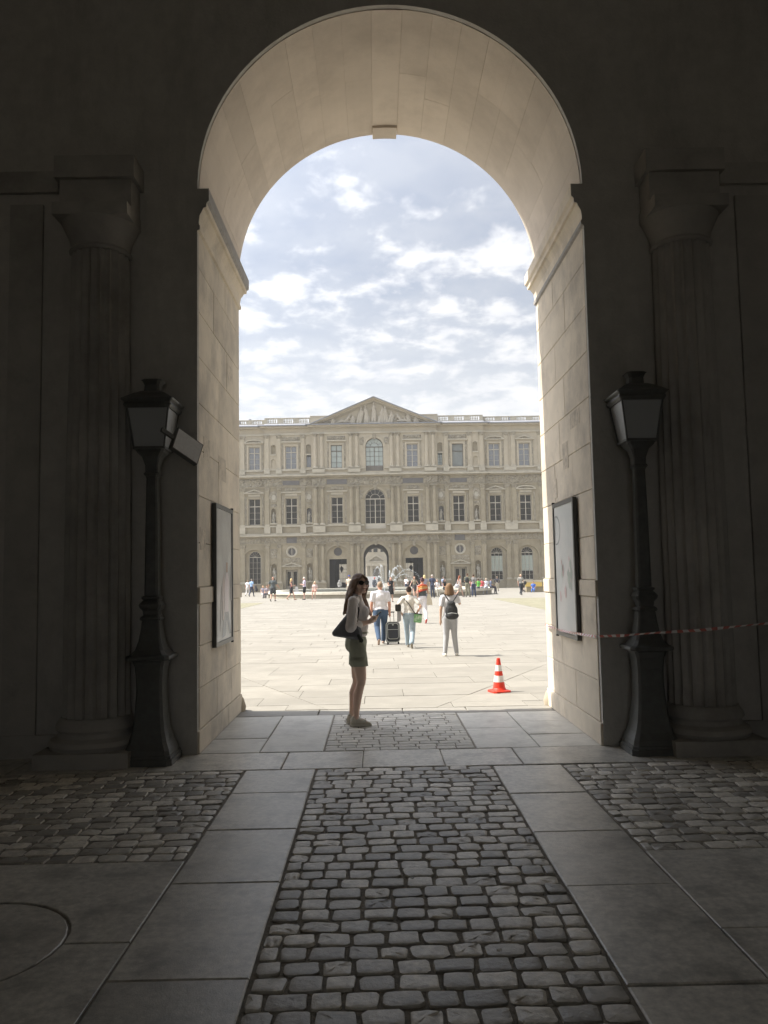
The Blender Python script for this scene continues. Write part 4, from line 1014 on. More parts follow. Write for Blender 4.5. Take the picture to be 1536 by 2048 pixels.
pf((.50, .44, .42), [(-.12, -.5), (-.02, -.5), (.02, -.08), (-.04, .04), (-.12, -.08)], 3); pf((.45, .33, .28), [(.10, .03), (.18, .03), (.19, .14), (.10, .14)], 4); pf((.40, .38, .36), [(-.26, -.62), (-.22, -.62), (-.12, -.15), (-.18, -.12)], 5)
pf((.5, .5, .5), [(.36, -.3), (.44, -.3), (.42, .1), (.37, .1)], 6)

# ------------------------------------------------------------------ barrier tape
M_red = plain('red tape', (.55, .16, .13), .4); M_wht = plain('white tape', (.75, .73, .70), .4)
tp = [(2.13, 10.2, 1.03), (2.125, 9.4, 1.015), (2.12, 8.6, 1.035), (2.13, 7.86, 1.06), (2.33, 7.60, 1.085), (2.55, 7.40, 1.12), (2.90, 7.22, 1.15), (3.4, 7.05, 1.21), (4.2, 6.9, 1.27)]
P_ = []
for a, b in zip(tp, tp[1:]):
    A, B = Vector(a), Vector(b); n = max(1, round((B-A).length/.05))
    for i in range(n): P_.append(A.lerp(B, i/n))
P_.append(Vector(tp[-1])); mb = MB()
for i, (a, b) in enumerate(zip(P_, P_[1:])):
    ta, tb = sin(i*.35)*.8+.2, sin((i+1)*.35)*.8+.2
    oa, ob = Vector((.012*sin(ta), -.012*sin(ta), .010*cos(ta)+.003)), Vector((.012*sin(tb), -.012*sin(tb), .010*cos(tb)+.003)); e = Vector((-.0006, -.0006, 0))
    mb.add([a-oa, b-ob, b+ob, a+oa, a-oa+e, b-ob+e, b+ob+e, a+oa+e], [(0,1,2,3),(7,6,5,4),(0,4,5,1),(3,2,6,7)], mi=i % 2)
mb.build('barrier_tape', [M_red, M_wht], label='red and white striped barrier tape strung from the right arch wall past the lamp post', cat='barrier tape')

# ------------------------------------------------------------------ traffic cone
M_cone = plain('orange red cone plastic', (.78, .055, .03), .45); M_refl = plain('white reflective band', (.82, .80, .78), .35)
cn = thing('traffic_cone', 'red traffic cone with two white bands on the sunny paving beside the right pier', 'traffic cone', (1.74, 11.68, cz(11.68)+.002), (0, 0, .3))
MB().sq([(.135, 0), (.135, .025), (.12, .03)], (0,0,0), .25).lathe([(.105,.03),(.095,.05),(.088,.06)], (0,0,0), 24, cap=False).build('base', M_cone, cn)
cr = lambda z: .088-.064*(z-.06)/.42
for i, (a, b) in enumerate(((.06, .145), (.145, .235), (.235, .30), (.30, .385), (.385, .48))):
    MB().lathe([(cr(a)+(.0008 if i % 2 else 0), a), (cr(b)+(.0008 if i % 2 else 0), b)]+([(.018, .482), (.01, .484)] if i == 4 else []), n=28, cap=False).build('white_band' if i % 2 else 'cone_body', M_refl if i % 2 else M_cone, cn, 'auto')

# ------------------------------------------------------------------ small litter
for x, y, s_, lb in ((.62, 4.62, .018, 'white scrap of litter on the cobbles right of the middle'), (.17, 4.6, .012, 'small white paper scrap lying in a cobble joint'), (.52, 3.72, .012, 'tiny white scrap between the cobbles nearest the camera')):
    mb = MB(); mb.add([(-s_, -s_*.5, .004), (s_, -s_*.7, .006), (s_*.9, s_*.6, .012), (0, s_*.8, .007), (-s_*.9, s_*.3, .010), (0, 0, -.001)], [(0,1,2,3,4), (0,5,1), (1,5,2), (2,5,3), (3,5,4), (4,5,0)])
    mb.build('litter_scrap', M_wht, loc=(x, y, .008), label=lb, cat='litter')

# ------------------------------------------------------------------ people
M_skin = {}
def skin(c):
    if c not in M_skin:
        m = plain('skin', c, .55, .06, 12); m.node_tree.nodes['Principled BSDF'].inputs['Subsurface Weight'].default_value = .05; M_skin[c] = m
    return M_skin[c]
CM = {}
def cloth(name, c, bump=.25, bs=60, rough=.9, var=.1):
    k = (name, c)
    if k not in CM: CM[k] = material(name, c, rough, var, 7, bump, bs, bdist=.012, spec=.2)
    return CM[k]
FAIR, TAN, BRN = (.60, .38, .29), (.48, .29, .20), (.25, .14, .09)
def V(*a): return Vector(a)
def person(x, y, label, h=1.7, face=0, pose='stand', arms=('down', 'down'), skin_c=FAIR, top=(.75, .75, .75), sleeve='short', bottom='trousers', bcol=(.1, .12, .18),
           hair=(.12, .08, .05), style='short', shoes=(.1, .1, .1), vox=.03, z=None, build=1.0, lean=0.0, group=None, hat=None, step=1, seat=.5, top2=None, loose=1.0, group_only=False):
    zz = cz(y) if z is None else z
    t = thing('person', label, 'person', (x, y, zz), (0, 0, -radians(face)), group); t.scale = (h/1.7,)*3
    b = build; sk = skin(skin_c)
    hz = .90; hx = .085*b
    L = {}
    if pose == 'walk':
        s = step
        L = {s: (V(s*hx, .16, .48), V(s*hx*.8, .27, .09)), -s: (V(-s*hx, -.05, .47), V(-s*hx*.8, -.34, .17))}
    elif pose == 'sit':
        hz = seat+.08
        L = {s: (V(s*hx*1.3, .42, seat+.05), V(s*hx*1.2, .42+(.08 if s == step else -.02), .09)) for s in (-1, 1)}
    elif pose == 'lean':
        L = {s: (V(s*hx*1.1, .02, .48), V(s*hx*1.6, .03*s, .08)) for s in (-1, 1)}
    else: L = {s: (V(s*hx*1.05, .015, .48), V(s*hx*(1.15+.25*(step == s)), (.05 if s == step else -.03), .08)) for s in (-1, 1)}
    dz = hz-.90; ly = lean
    P0 = lambda a, c, d: V(a, c + ly*max(0, (d-.9))/.55, d+dz)
    hip = {s: P0(s*hx, 0, .88) for s in (-1, 1)}
    sh = {s: P0(s*.160*b, -.01, 1.365) for s in (-1, 1)}
    A = {}
    for s, a in zip((-1, 1), arms):
        S = sh[s]
        if a == 'down': A[s] = (S+V(s*.05, -.03, -.27), S+V(s*.06, .03, -.51))
        elif a == 'fwd': A[s] = (S+V(s*.04, -.08, -.26), S+V(s*.02, .12, -.45))
        elif a == 'back': A[s] = (S+V(s*.06, -.10, -.25), S+V(s*.07, -.20, -.46))
        elif a == 'hold': A[s] = (S+V(s*.05, .02, -.27), S+V(-s*.05, .24, -.22))
        elif a == 'hip': A[s] = (S+V(s*.16, -.10, -.22), S+V(s*.05, -.02, -.40))
        elif a == 'up': A[s] = (S+V(s*.08, .16, -.15), S+V(-s*.04, .24, .10))
        elif a == 'out': A[s] = (S+V(s*.12, .02, -.25), S+V(s*.20, .16, -.40))
        elif a == 'lap': A[s] = (S+V(s*.05, .06, -.26), S+V(-s*.02, .26, -.34))
        else: A[s] = a
    hd = P0(0, .02, 1.585); nb = P0(0, -.01, 1.42)
    mb = MB()
    ellipsoid(mb, hd, .073, .092, .112); capsule(mb, nb, hd+V(0, -.01, -.06), .052*b, .047*b); ellipsoid(mb, hd+V(0, .035, -.055), .045, .045, .05)
    ellipsoid(mb, hd+V(0, .098, -.02), .012, .02, .022)
    for s in (-1, 1): ellipsoid(mb, hd+V(s*.075, -.005, -.01), .012, .02, .03)
    ellipsoid(mb, P0(0, 0, 1.27), .145*b, .095*b, .16); ellipsoid(mb, P0(0, 0, 1.08), .125*b, .085*b, .15); ellipsoid(mb, P0(0, -.01, .93), .15*b, .105*b, .12)
    capsule(mb, sh[-1], sh[1], .05*b, .05*b)
    for s in (-1, 1):
        k, a = L[s]; capsule(mb, hip[s], k, .08*b, .052*b); capsule(mb, k, k.lerp(a, .35), .05*b, .054*b); capsule(mb, k.lerp(a, .35), a, .054*b, .033)
        fd = V(s*.2, 1, 0).normalized(); q = a+V(0, 0, -.05)
        if pose == 'walk' and s == -step: fd = V(0, .75, -.6)
        capsule(mb, q-fd*.03, q+fd*.14, .035, .028)
        e, w = A[s]; capsule(mb, sh[s], e, .05*b, .038*b); capsule(mb, e, w, .038*b, .026*b); d = (w-e).normalized()
        capsule(mb, w, w+d*.08, .026, .034); capsule(mb, w+d*.08, w+d*.15, .028, .014); capsule(mb, w+d*.03+V(-s*.02, .015, 0), w+d*.08+V(-s*.03, .03, 0), .013, .011)
    blob('body', mb, sk, t, vox*.8, 2)
    # clothes
    o = .014
    if sleeve != 'no top':
        mb = MB(); ellipsoid(mb, P0(0, 0, 1.27), .145*b+o, .097*b+o, .165); ellipsoid(mb, P0(0, 0, 1.08), (.128*b+o)*loose, (.088*b+o)*loose, .19)
        if loose > 1: ellipsoid(mb, P0(0, 0, .95), (.15*b+o)*loose, (.1*b+o)*loose, .13)
        elif sleeve != 'strap': ellipsoid(mb, P0(0, -.005, .97), .148*b+o, .103*b+o, .09)
        if sleeve != 'strap':
            [capsule(mb, P0(0, -.01, 1.39), sh[s], .066*b, .050*b+o*.7) for s in (-1, 1)]; capsule(mb, P0(0, -.01, 1.38), P0(0, -.01, 1.42), .075*b, .062*b)
            for s in (-1, 1):
                e, w = A[s]
                if sleeve == 'none': continue
                e2 = sh[s].lerp(e, .62 if sleeve == 'short' else 1.0); capsule(mb, sh[s], e2, .055*b+o, (.048*b if sleeve == 'short' else .04*b)+o)
                if sleeve == 'long': capsule(mb, e, e.lerp(w, .9), .04*b+o, .03*b+o)
                if sleeve == 'rolled': capsule(mb, e, e.lerp(w, .3), .042*b+o, .042*b+o)
        blob('shirt' if bottom != 'dress' else 'dress_top', mb, cloth('cloth', top), t, vox*.8, 2)
    mb = MB(); o2 = .014
    if bottom in ('trousers', 'shorts', 'wide'):
        ellipsoid(mb, P0(0, -.012, .93), .152*b+o2*.7, .108*b+o2*.7, .12)
        for s in (-1, 1):
            k, a = L[s]
            if bottom == 'shorts': capsule(mb, hip[s], hip[s].lerp(k, .72), .09*b+o2, .082*b+o2)
            else:
                capsule(mb, hip[s], k, .085*b+o2, .056*b+o2); capsule(mb, k, a+V(0, 0, .0), .056*b+o2, .040*b+o2*(2 if bottom == 'wide' else .9))
        blob('shorts' if bottom == 'shorts' else 'trousers', mb, cloth('trouser cloth', bcol), t, vox*.8, 2)
    else:
        kz = .52 if bottom in ('skirt', 'dress') else .2
        if pose == 'sit':
            ellipsoid(mb, P0(0, 0, .93), .165*b, .12*b, .12)
            for s in (-1, 1): capsule(mb, hip[s], L[s][0], .095*b, .08*b)
            blob('skirt', mb, cloth('skirt cloth', bcol), t, vox*.8, 2)
        else:
            prof = [(.128*b, 1.04), (.15*b, .98), (.175*b, .88), (.185*b, .75), (.20*b, kz), (.19*b, kz+.001), (.16*b, .8)]
            mb.lathe(prof, (0, 0, 0), 18, sx=1, sy=.78, cap=False); mb.build('skirt', cloth('skirt cloth', bcol), t, 'auto')
    mb = MB()
    for s in (-1, 1):
        k, a = L[s]; fd = V(s*.2, 1, 0).normalized()
        if pose == 'walk' and s == -step: fd = V(0, .75, -.6).normalized()
        mb = MB(); q = a+V(0, 0, -.048); capsule(mb, q-fd*.04, q+fd*.15, .038, .032); ellipsoid(mb, q+V(0, -.01, .02), .04, .05, .035); blob('shoe', mb, plain('shoe', shoes, .6), t, vox*.6, 1)
    if style != 'bald':
        mb = MB(); ellipsoid(mb, hd+V(0, -.014, .022), .080, .094, .100)
        if style == 'long':
            for i in range(5): xx = -.05+.025*i; capsule(mb, hd+V(xx, -.07, .0), hd+V(xx*1.4, -.11, -.30), .035, .022)
            for s in (-1, 1): capsule(mb, hd+V(s*.07, -.02, .02), hd+V(s*.095, .0, -.22), .025, .018)
        if style == 'bob':
            for i in range(7): a = pi+pi*i/6; capsule(mb, hd+V(.06*cos(a), .07*sin(a), .02), hd+V(.088*cos(a), .085*sin(a)-.01, -.15), .04, .032)
        if style == 'bun': ellipsoid(mb, hd+V(0, -.08, .09), .045, .045, .04)
        hm = blob('hair', mb, cloth('hair', hair, .8, 90, .6, .25), t, vox*.6, 1)
        # keep the face clear
    if hat:
        mb = MB(); ellipsoid(mb, hd+V(0, 0, .045), .09, .105, .085); capsule(mb, hd+V(-.04, .1, .04), hd+V(.04, .1, .04), .02, .02); ellipsoid(mb, hd+V(0, .13, .035), .07, .07, .012); blob('cap', mb, cloth('cap cloth', hat), t, vox*.6, 1)
    t['_hd'] = 0; del t['_hd']
    return t, dict(sh=sh, A=A, hd=hd, L=L, hip=hip, sk=sk, P0=P0)
WHITE = (.78, .77, .78); JEAN = (.12, .18, .28); BLACK = (.025, .025, .028)

# -- the man with the suitcase
t, J = person(0.09, 21.4, 'man in white short sleeved shirt and jeans pulling a wheeled suitcase away', 1.66, -4, 'walk', ('down', 'down'), (.58, .30, .22), (.80, .79, .83), 'short', 'trousers', (.07, .11, .18), (.32, .24, .17), 'short', (.40, .28, .22), .022, build=1.2, step=1, loose=1.1)
MB().box(-.10, .10, -.125, -.11, .78, .90) # trouser pockets are part of the cloth
sc = thing('suitcase', 'black wheeled suitcase with pale piping, pulled by the man in white', 'suitcase', (.415, 21.28, cz(21.3)), (radians(-8), 0, radians(4)))
M_sc = cloth('suitcase fabric', (.055, .06, .07)); M_pip = plain('pale piping', (.55, .58, .56), .5)
def rbox(x0, x1, y0, y1, z0, z1, rr, n=5):
    pts = []
    for cx, cz_, a0 in ((x1-rr, z0+rr, -pi/2), (x1-rr, z1-rr, 0), (x0+rr, z1-rr, pi/2), (x0+rr, z0+rr, pi)):
        for i in range(n+1): a = a0+pi/2*i/n; pts.append((cx+rr*cos(a), cz_+rr*sin(a)))
    return pts
MB().plate(rbox(-.185, .185, 0, 0, .06, .60, .09), [], 0, .24).build('case_body', M_sc, sc)
MB().plate(rbox(-.15, .15, 0, 0, .14, .56, .07), [rbox(-.137, .137, 0, 0, .153, .547, .06)], -.014, -.0).build('piping', M_pip, sc)
MB().plate(rbox(-.188, .188, 0, 0, .057, .603, .09), [rbox(-.172, .172, 0, 0, .073, .587, .08)], -.004, .012).build('piping', M_pip, sc)
MB().plate(rbox(-.135, .135, 0, 0, .16, .37, .04), [], -.026, -.001).build('front_pocket', M_sc, sc); MB().box(-.14, .14, -.02, -.002, .385, .395).build('piping', M_pip, sc); MB().box(-.02, .02, -.012, -.002, .50, .53).build('badge', M_pip, sc)
for xx in (-.14, .14): MB().tube([(xx-.02, .05, .04), (xx+.02, .05, .04)], .04, 12).build('wheel', M_ironf, sc)
MB().tube([(-.05, .2, .6), (-.05, .2, .86)], .008, 6).build('handle_rod', M_iron, sc); MB().tube([(.05, .2, .6), (.05, .2, .86)], .008, 6).build('handle_rod', M_iron, sc); MB().tube([(-.07, .2, .87), (.07, .2, .87)], .016, 8).build('handle_grip', M_ironf, sc)

# -- the woman with the crossbody bag
t, J = person(0.80, 20.05, 'woman in white tee and pale jeans walking away with a crossbody strap', 1.52, 6, 'walk', ('hip', 'hip'), (.56, .36, .26), (.74, .71, .66), 'short', 'wide', (.34, .42, .48), (.05, .035, .03), 'bun', (.30, .26, .20), .022, step=-1, build=1.05)
MB().tube([(-.13, -.10, 1.36), (0, -.125, 1.22), (.12, -.12, 1.02), (.2, -.05, .92)], .011, 6).build('strap', M_ironf, t)
bg_ = thing('shoulder_bag', 'green and white patterned bag on the hip of the woman in the white tee', 'bag', (1.01, 20.0, cz(20)+.74), (0, radians(8), 0))
M_gb = material('green print bag', (.20, .42, .20), .7, .3, 18, .1, 40, (.75, .76, .68), .9, 9); MB().plate(rbox(-.10, .10, 0, 0, -.12, .10, .04), [], -.05, .05).build('bag_body', M_gb, bg_); MB().box(-.1, .1, -.052, .052, .085, .105).build('bag_edge', M_ironf, bg_)
bg_ = thing('camera_bag', 'black camera and grey jacket on the left arm of the woman with jeans', 'camera bag', (.52, 20.0, cz(20)+.78)); MB().plate(rbox(-.07, .07, 0, 0, .13, .30, .03), [], -.06, .06).build('bag_body', M_ironf, bg_)
MB().plate([(-.02, .25), (.08, .28), (.07, -.10), (-.03, -.16)], [], -.04, .03).build('jacket', cloth('grey jacket', (.33, .33, .34)), bg_)

# -- the woman with the orange scarf
t, J = person(1.72, 30.2, 'woman with red and orange scarf and white trousers walking away from camera', 1.72, -5, 'walk', ('fwd', 'down'), (.52, .30, .22), (.10, .12, .13), 'strap', 'trousers', (.76, .74, .78), (.10, .05, .06), 'bun', (.50, .06, .05), .024, step=-1)
mb = MB()
for i, c_ in enumerate(((.55, .10, .06), (.66, .27, .08), (.60, .40, .18), (.50, .09, .06))):
    zb = 1.42-.045*i; mb = MB(); capsule(mb, (-.17-.012*i, -.03, zb-.07-.02*i), (-.03, -.095-.01*i, zb-.02*i), .04, .045); capsule(mb, (-.03, -.095-.01*i, zb-.02*i), (.14+.01*i, -.05, zb-.02), .045, .035); capsule(mb, (-.18, .02, zb-.1), (-.20, -.01, zb-.22), .035, .02)
    blob('scarf_stripe', mb, cloth('scarf', c_, .6, 30), t, .02, 2)
tb = thing('tote_bag', 'cream cloth tote bag hanging at the right side of the scarf wearer', 'bag', (1.96, 30.15, cz(30)+.68)); MB().add([(-.11, -.03, 0), (.13, -.03, 0), (.05, -.02, .42), (-.06, -.02, .42), (-.11, .04, 0), (.13, .04, 0), (.05, .02, .42), (-.06, .02, .42)], [(0,1,2,3),(4,7,6,5),(0,4,5,1),(1,5,6,2),(2,6,7,3),(3,7,4,0)]).build('bag_body', cloth('cream canvas', (.66, .60, .48)), tb)
MB().tube([(-.04, 0, .42), (-.02, .0, .68), (.02, 0, .70), (.04, 0, .42)], .01, 5).build('bag_strap', cloth('cream canvas', (.66, .60, .48)), tb)

# -- the woman with the backpack
t, J = person(1.59, 17.6, 'woman in grey tee and pale grey jeans with backpack, facing the palace', 1.58, 3, 'lean', ('down', 'up'), (.55, .36, .26), (.66, .66, .70), 'short', 'trousers', (.42, .43, .45), (.21, .13, .075), 'bob', (.76, .74, .68), .02, step=1, build=1.0)
bp_ = thing('backpack', 'dark grey drawstring backpack worn by the woman in the grey tee', 'backpack', (1.61, 17.42, cz(17.5)+1.0), (0, 0, radians(-3)))
M_bp = cloth('backpack fabric', (.05, .052, .055), .6, 25)
mb = MB(); ellipsoid(mb, (0, 0, -.02), .14, .075, .17); ellipsoid(mb, (.01, 0, -.12), .15, .085, .09); ellipsoid(mb, (0, .0, .13), .09, .06, .07); blob('bag_body', mb, M_bp, bp_, .012, 2)
mb = MB(); ellipsoid(mb, (.02, -.06, -.11), .11, .055, .075); blob('front_pocket', mb, M_bp, bp_, .012, 1)
MB().tube([(-.09, -.118, -.07), (.0, -.13, -.055), (.12, -.115, -.075)], .005, 5).build('zip', M_pip, bp_)
for s in (-1, 1): MB().tube([(s*.03, .0, .17), (s*.10, .05, .27), (s*.14, .09, .33), (s*.135, .16, .34)], .014, 6).build('strap', M_ironf, bp_)

# -- people further off
person(.96, 54.2, 'woman in short black sleeveless dress facing the camera near the basin', 1.68, 175, 'stand', ('down', 'hold'), FAIR, BLACK, 'none', 'dress', BLACK, (.25, .13, .07), 'long', BLACK)
person(-13.3, 82.9, 'person in white top and pale trousers, leftmost of all walkers', 1.70, 15, 'walk', ('down', 'down'), FAIR, WHITE, 'short', 'trousers', (.62, .6, .58), (.3, .2, .14), 'short')
person(-12.75, 82.0, 'man in light blue shirt and dark trousers carrying a dark jacket', 1.80, 25, 'walk', ('down', 'down'), FAIR, (.32, .48, .72), 'short', 'trousers', (.05, .06, .10), (.28, .24, .2), 'short')
jk = thing('jacket', 'dark jacket over the hand of the man in light blue', 'jacket', (-12.3, 81.8, cz(82)+.75)); mb = MB(); capsule(mb, (0, 0, .3), (.08, 0, -.1), .1, .16); blob('cloth', mb, cloth('dark jacket', (.04, .04, .05)), jk, .03)
person(-10.35, 73.2, 'woman in pale top seated sideways against the left end of the basin', 1.62, 160, 'sit', ('lap', 'lap'), FAIR, (.42, .40, .48), 'none', 'trousers', (.55, .52, .5), (.45, .3, .15), 'long', seat=.32)
person(-9.9, 72.6, 'darker seated person beside the woman in pale top at basin end', 1.58, 200, 'sit', ('lap', 'lap'), TAN, (.25, .22, .25), 'short', 'trousers', (.08, .08, .1), (.2, .1, .06), 'short', seat=.36)
person(-7.74, 60.0, 'man in dark grey tee and dark shorts walking away at the left', 1.84, 8, 'walk', ('out', 'out'), (.50, .28, .2), (.10, .115, .12), 'short', 'shorts', (.07, .075, .08), (.35, .22, .16), 'bald', BLACK, build=1.15)
person(-6.75, 63.6, 'blonde woman in dark sleeveless top and black skirt by the basin', 1.70, 80, 'walk', ('hold', 'hold'), (.55, .3, .22), (.12, .06, .07), 'none', 'skirt', BLACK, (.68, .50, .25), 'long', (.5, .3, .2))
person(-5.75, 64.0, 'white haired man in lilac shirt and black shorts facing the blonde woman', 1.80, -85, 'stand', ('hold', 'hold'), (.55, .33, .26), (.68, .60, .74), 'short', 'shorts', BLACK, (.62, .60, .55), 'short', BLACK, build=1.1)
person(-5.0, 65.1, 'woman in pale pink seated on the rim beside the man in shorts', 1.64, 190, 'sit', ('lap', 'lap'), FAIR, (.62, .50, .46), 'short', 'skirt', (.60, .34, .27), (.66, .52, .32), 'bob', (.3, .2, .15), seat=.62)
sb = thing('shopping_bag', 'white shopping bag hanging between the blonde woman and the man in shorts', 'bag', (-6.35, 63.7, cz(64)+.62)); MB().add([(-.18, -.05, 0), (.18, -.05, 0), (.1, -.03, .42), (-.08, -.03, .42), (-.18, .05, 0), (.18, .05, 0), (.1, .03, .42), (-.08, .03, .42)], [(0,1,2,3),(4,7,6,5),(0,4,5,1),(1,5,6,2),(2,6,7,3),(3,7,4,0)]).build('bag_body', cloth('white bag', (.7, .7, .72)), sb)
person(-3.95, 85.6, 'person in grey hooded top seated on the far rim before the dark doorway', 1.70, 0, 'sit', ('lap', 'lap'), TAN, (.36, .36, .35), 'long', 'trousers', (.1, .1, .1), (.34, .34, .33), 'bob', seat=.66)
person(-2.15, 62.6, 'person in blue cap behind the woman with sunglasses', 1.86, 20, 'stand', ('hold', 'hold'), FAIR, (.62, .55, .45), 'short', 'shorts', (.4, .35, .28), (.3, .2, .1), 'short', hat=(.03, .08, .38))
person(-1.55, 62.9, 'person in red cap half hidden behind the woman with sunglasses', 1.82, 40, 'stand', ('hold', 'hold'), FAIR, (.68, .60, .52), 'short', 'shorts', (.35, .32, .3), (.3, .2, .1), 'short', hat=(.60, .06, .05))
person(-.22, 88.0, 'man in dark clothes and red cap standing before the white panel', 1.75, 170, 'stand', ('down', 'down'), TAN, (.09, .10, .12), 'long', 'trousers', (.08, .09, .11), (.1, .08, .06), 'short', hat=(.5, .1, .1))
person(3.25, 88.2, 'man in white shirt and dark trousers beyond the fountain spray', 1.72, 30, 'walk', ('down', 'hip'), FAIR, WHITE, 'short', 'trousers', (.07, .08, .12), (.3, .2, .14), 'short')
person(2.98, 63.4, 'long haired woman in olive brown dress walking towards the camera', 1.70, 175, 'walk', ('out', 'out'), FAIR, (.30, .26, .19), 'none', 'dress', (.09, .08, .08), (.22, .12, .07), 'long')
person(3.72, 62.2, 'blonde person in grey top left of the navy backpack wearer', 1.78, -35, 'walk', ('out', 'down'), FAIR, (.36, .34, .42), 'short', 'trousers', (.12, .12, .16), (.72, .56, .28), 'bob')
person(4.35, 62.7, 'grey haired man in navy top right of the blonde person', 1.80, 5, 'stand', ('down', 'down'), FAIR, (.07, .08, .13), 'short', 'trousers', (.08, .09, .13), (.55, .5, .45), 'short')
person(4.85, 64.4, 'person in white seated on the rim right of the navy top', 1.60, 170, 'sit', ('lap', 'lap'), FAIR, WHITE, 'short', 'trousers', (.5, .48, .42), (.35, .25, .2), 'short', seat=.62)
person(5.45, 64.5, 'dark haired girl in black seated on the rim with bent knees', 1.64, 140, 'sit', ('lap', 'lap'), TAN, BLACK, 'none', 'shorts', (.05, .05, .06), (.05, .03, .03), 'long', seat=.62)
person(7.5, 90.0, 'man in blue and white shirt standing beyond the right half of basin', 1.68, 0, 'stand', ('down', 'down'), FAIR, (.45, .55, .75), 'short', 'shorts', (.12, .16, .3), (.3, .2, .15), 'short')
person(6.55, 63.4, 'woman with long red brown hair and pale shoulder bag by the basin', 1.70, 60, 'walk', ('fwd', 'down'), FAIR, (.40, .36, .33), 'none', 'shorts', (.45, .40, .35), (.25, .09, .05), 'long', (.4, .3, .25))
hb_ = thing('handbag', 'pale grey handbag of the red brown haired woman by the basin', 'bag', (6.32, 63.2, cz(63)+.85)); mb = MB(); ellipsoid(mb, (0, 0, 0), .2, .09, .17); blob('bag_body', mb, cloth('pale bag', (.6, .6, .63)), hb_, .03); MB().tube([(-.1, 0, .12), (.1, 0, .5), (.14, 0, .12)], .015, 5).build('bag_strap', cloth('pale bag', (.6, .6, .63)), hb_)
person(7.15, 63.1, 'man in camouflage shirt with dark backpack facing the right pavilion', 1.86, 25, 'stand', ('hold', 'down'), TAN, (.16, .16, .11), 'short', 'trousers', (.22, .21, .16), (.12, .08, .05), 'short', BLACK, build=1.1)
b2 = thing('backpack', 'black backpack on the man in the camouflage shirt', 'backpack', (7.08, 62.85, cz(63)+1.33)); mb = MB(); ellipsoid(mb, (0, 0, 0), .17, .11, .25); blob('bag_body', mb, M_bp, b2, .03)
person(7.7, 63.7, 'slim person in grey top and navy jeans beside the camouflage shirt', 1.78, 15, 'stand', ('hold', 'down'), TAN, (.27, .26, .25), 'short', 'trousers', (.06, .08, .14), (.1, .07, .05), 'short')
for x, y, lb, tc_, bc_, hc_, fc_ in ((8.15, 68.6, 'person in pink top seated at the right end of the basin', (.72, .36, .38), (.3, .3, .34), (.15, .1, .08), 190), (8.75, 69.1, 'person in bright green top seated on the right basin rim', (.16, .50, .10), (.1, .1, .12), (.08, .06, .05), 0),
      (9.12, 69.6, 'person in red striped top seated on the right basin rim', (.66, .12, .14), (.5, .5, .52), (.1, .07, .06), 10), (9.6, 70.3, 'person in white shirt and pale cap seated on the right basin rim', (.72, .74, .8), (.4, .42, .5), (.5, .4, .3), 0), (10.1, 71.0, 'person in dark blue grey shirt seated last on the right rim', (.12, .14, .20), (.05, .05, .07), (.06, .05, .04), 80)):
    person(x, y, lb, 1.62, fc_, 'sit', ('lap', 'lap'), TAN, tc_, 'short', 'trousers', bc_, hc_, 'short', seat=.62, group='people seated on the fountain rim')
person(13.0, 86.5, 'man in dark jacket and beige trousers standing beyond the basin end', 1.62, 15, 'stand', ('hip', 'hip'), TAN, (.06, .06, .07), 'long', 'trousers', (.42, .38, .30), (.3, .25, .2), 'short')
person(11.9, 66.2, 'man in patterned shirt and black trousers walking towards camera at right', 1.72, 165, 'walk', ('hold', 'down'), (.5, .3, .22), (.38, .37, .34), 'short', 'trousers', (.04, .045, .055), (.55, .42, .28), 'short', BLACK, build=1.1)
b3 = thing('satchel', 'black satchel at the side of the man in patterned shirt', 'bag', (12.22, 66.0, cz(66)+1.0)); mb = MB(); ellipsoid(mb, (0, 0, 0), .13, .1, .17); blob('bag_body', mb, M_bp, b3, .03)
person(14.95, 76.5, 'person in bright blue crouching beside the low stone block', 1.62, 200, 'sit', ('lap', 'lap'), TAN, (.08, .16, .50), 'short', 'trousers', (.10, .20, .52), (.06, .04, .04), 'short', seat=.25)
person(14.2, 78.5, 'dark clothed person sitting on the ground left of the yellow box', 1.55, 170, 'sit', ('lap', 'lap'), TAN, (.12, .09, .08), 'short', 'trousers', (.07, .06, .06), (.06, .04, .04), 'short', seat=.15)
bn = thing('stone_bench', 'low stone block carrying a yellow box at the right edge of the court', 'bench', (15.1, 78, cz(78))); MB().box(-.9, 1.4, -.4, .6, .95, 1.15).build('slab_top', M_ledge, bn); MB().box(-.6, 1.2, -.3, .5, 0, .949).build('block_base', M_fac_lo, bn); MB().box(-.7, .9, -.48, -.41, .55, .94).build('yellow_box', plain('yellow card', (.72, .52, .16), .7), bn)

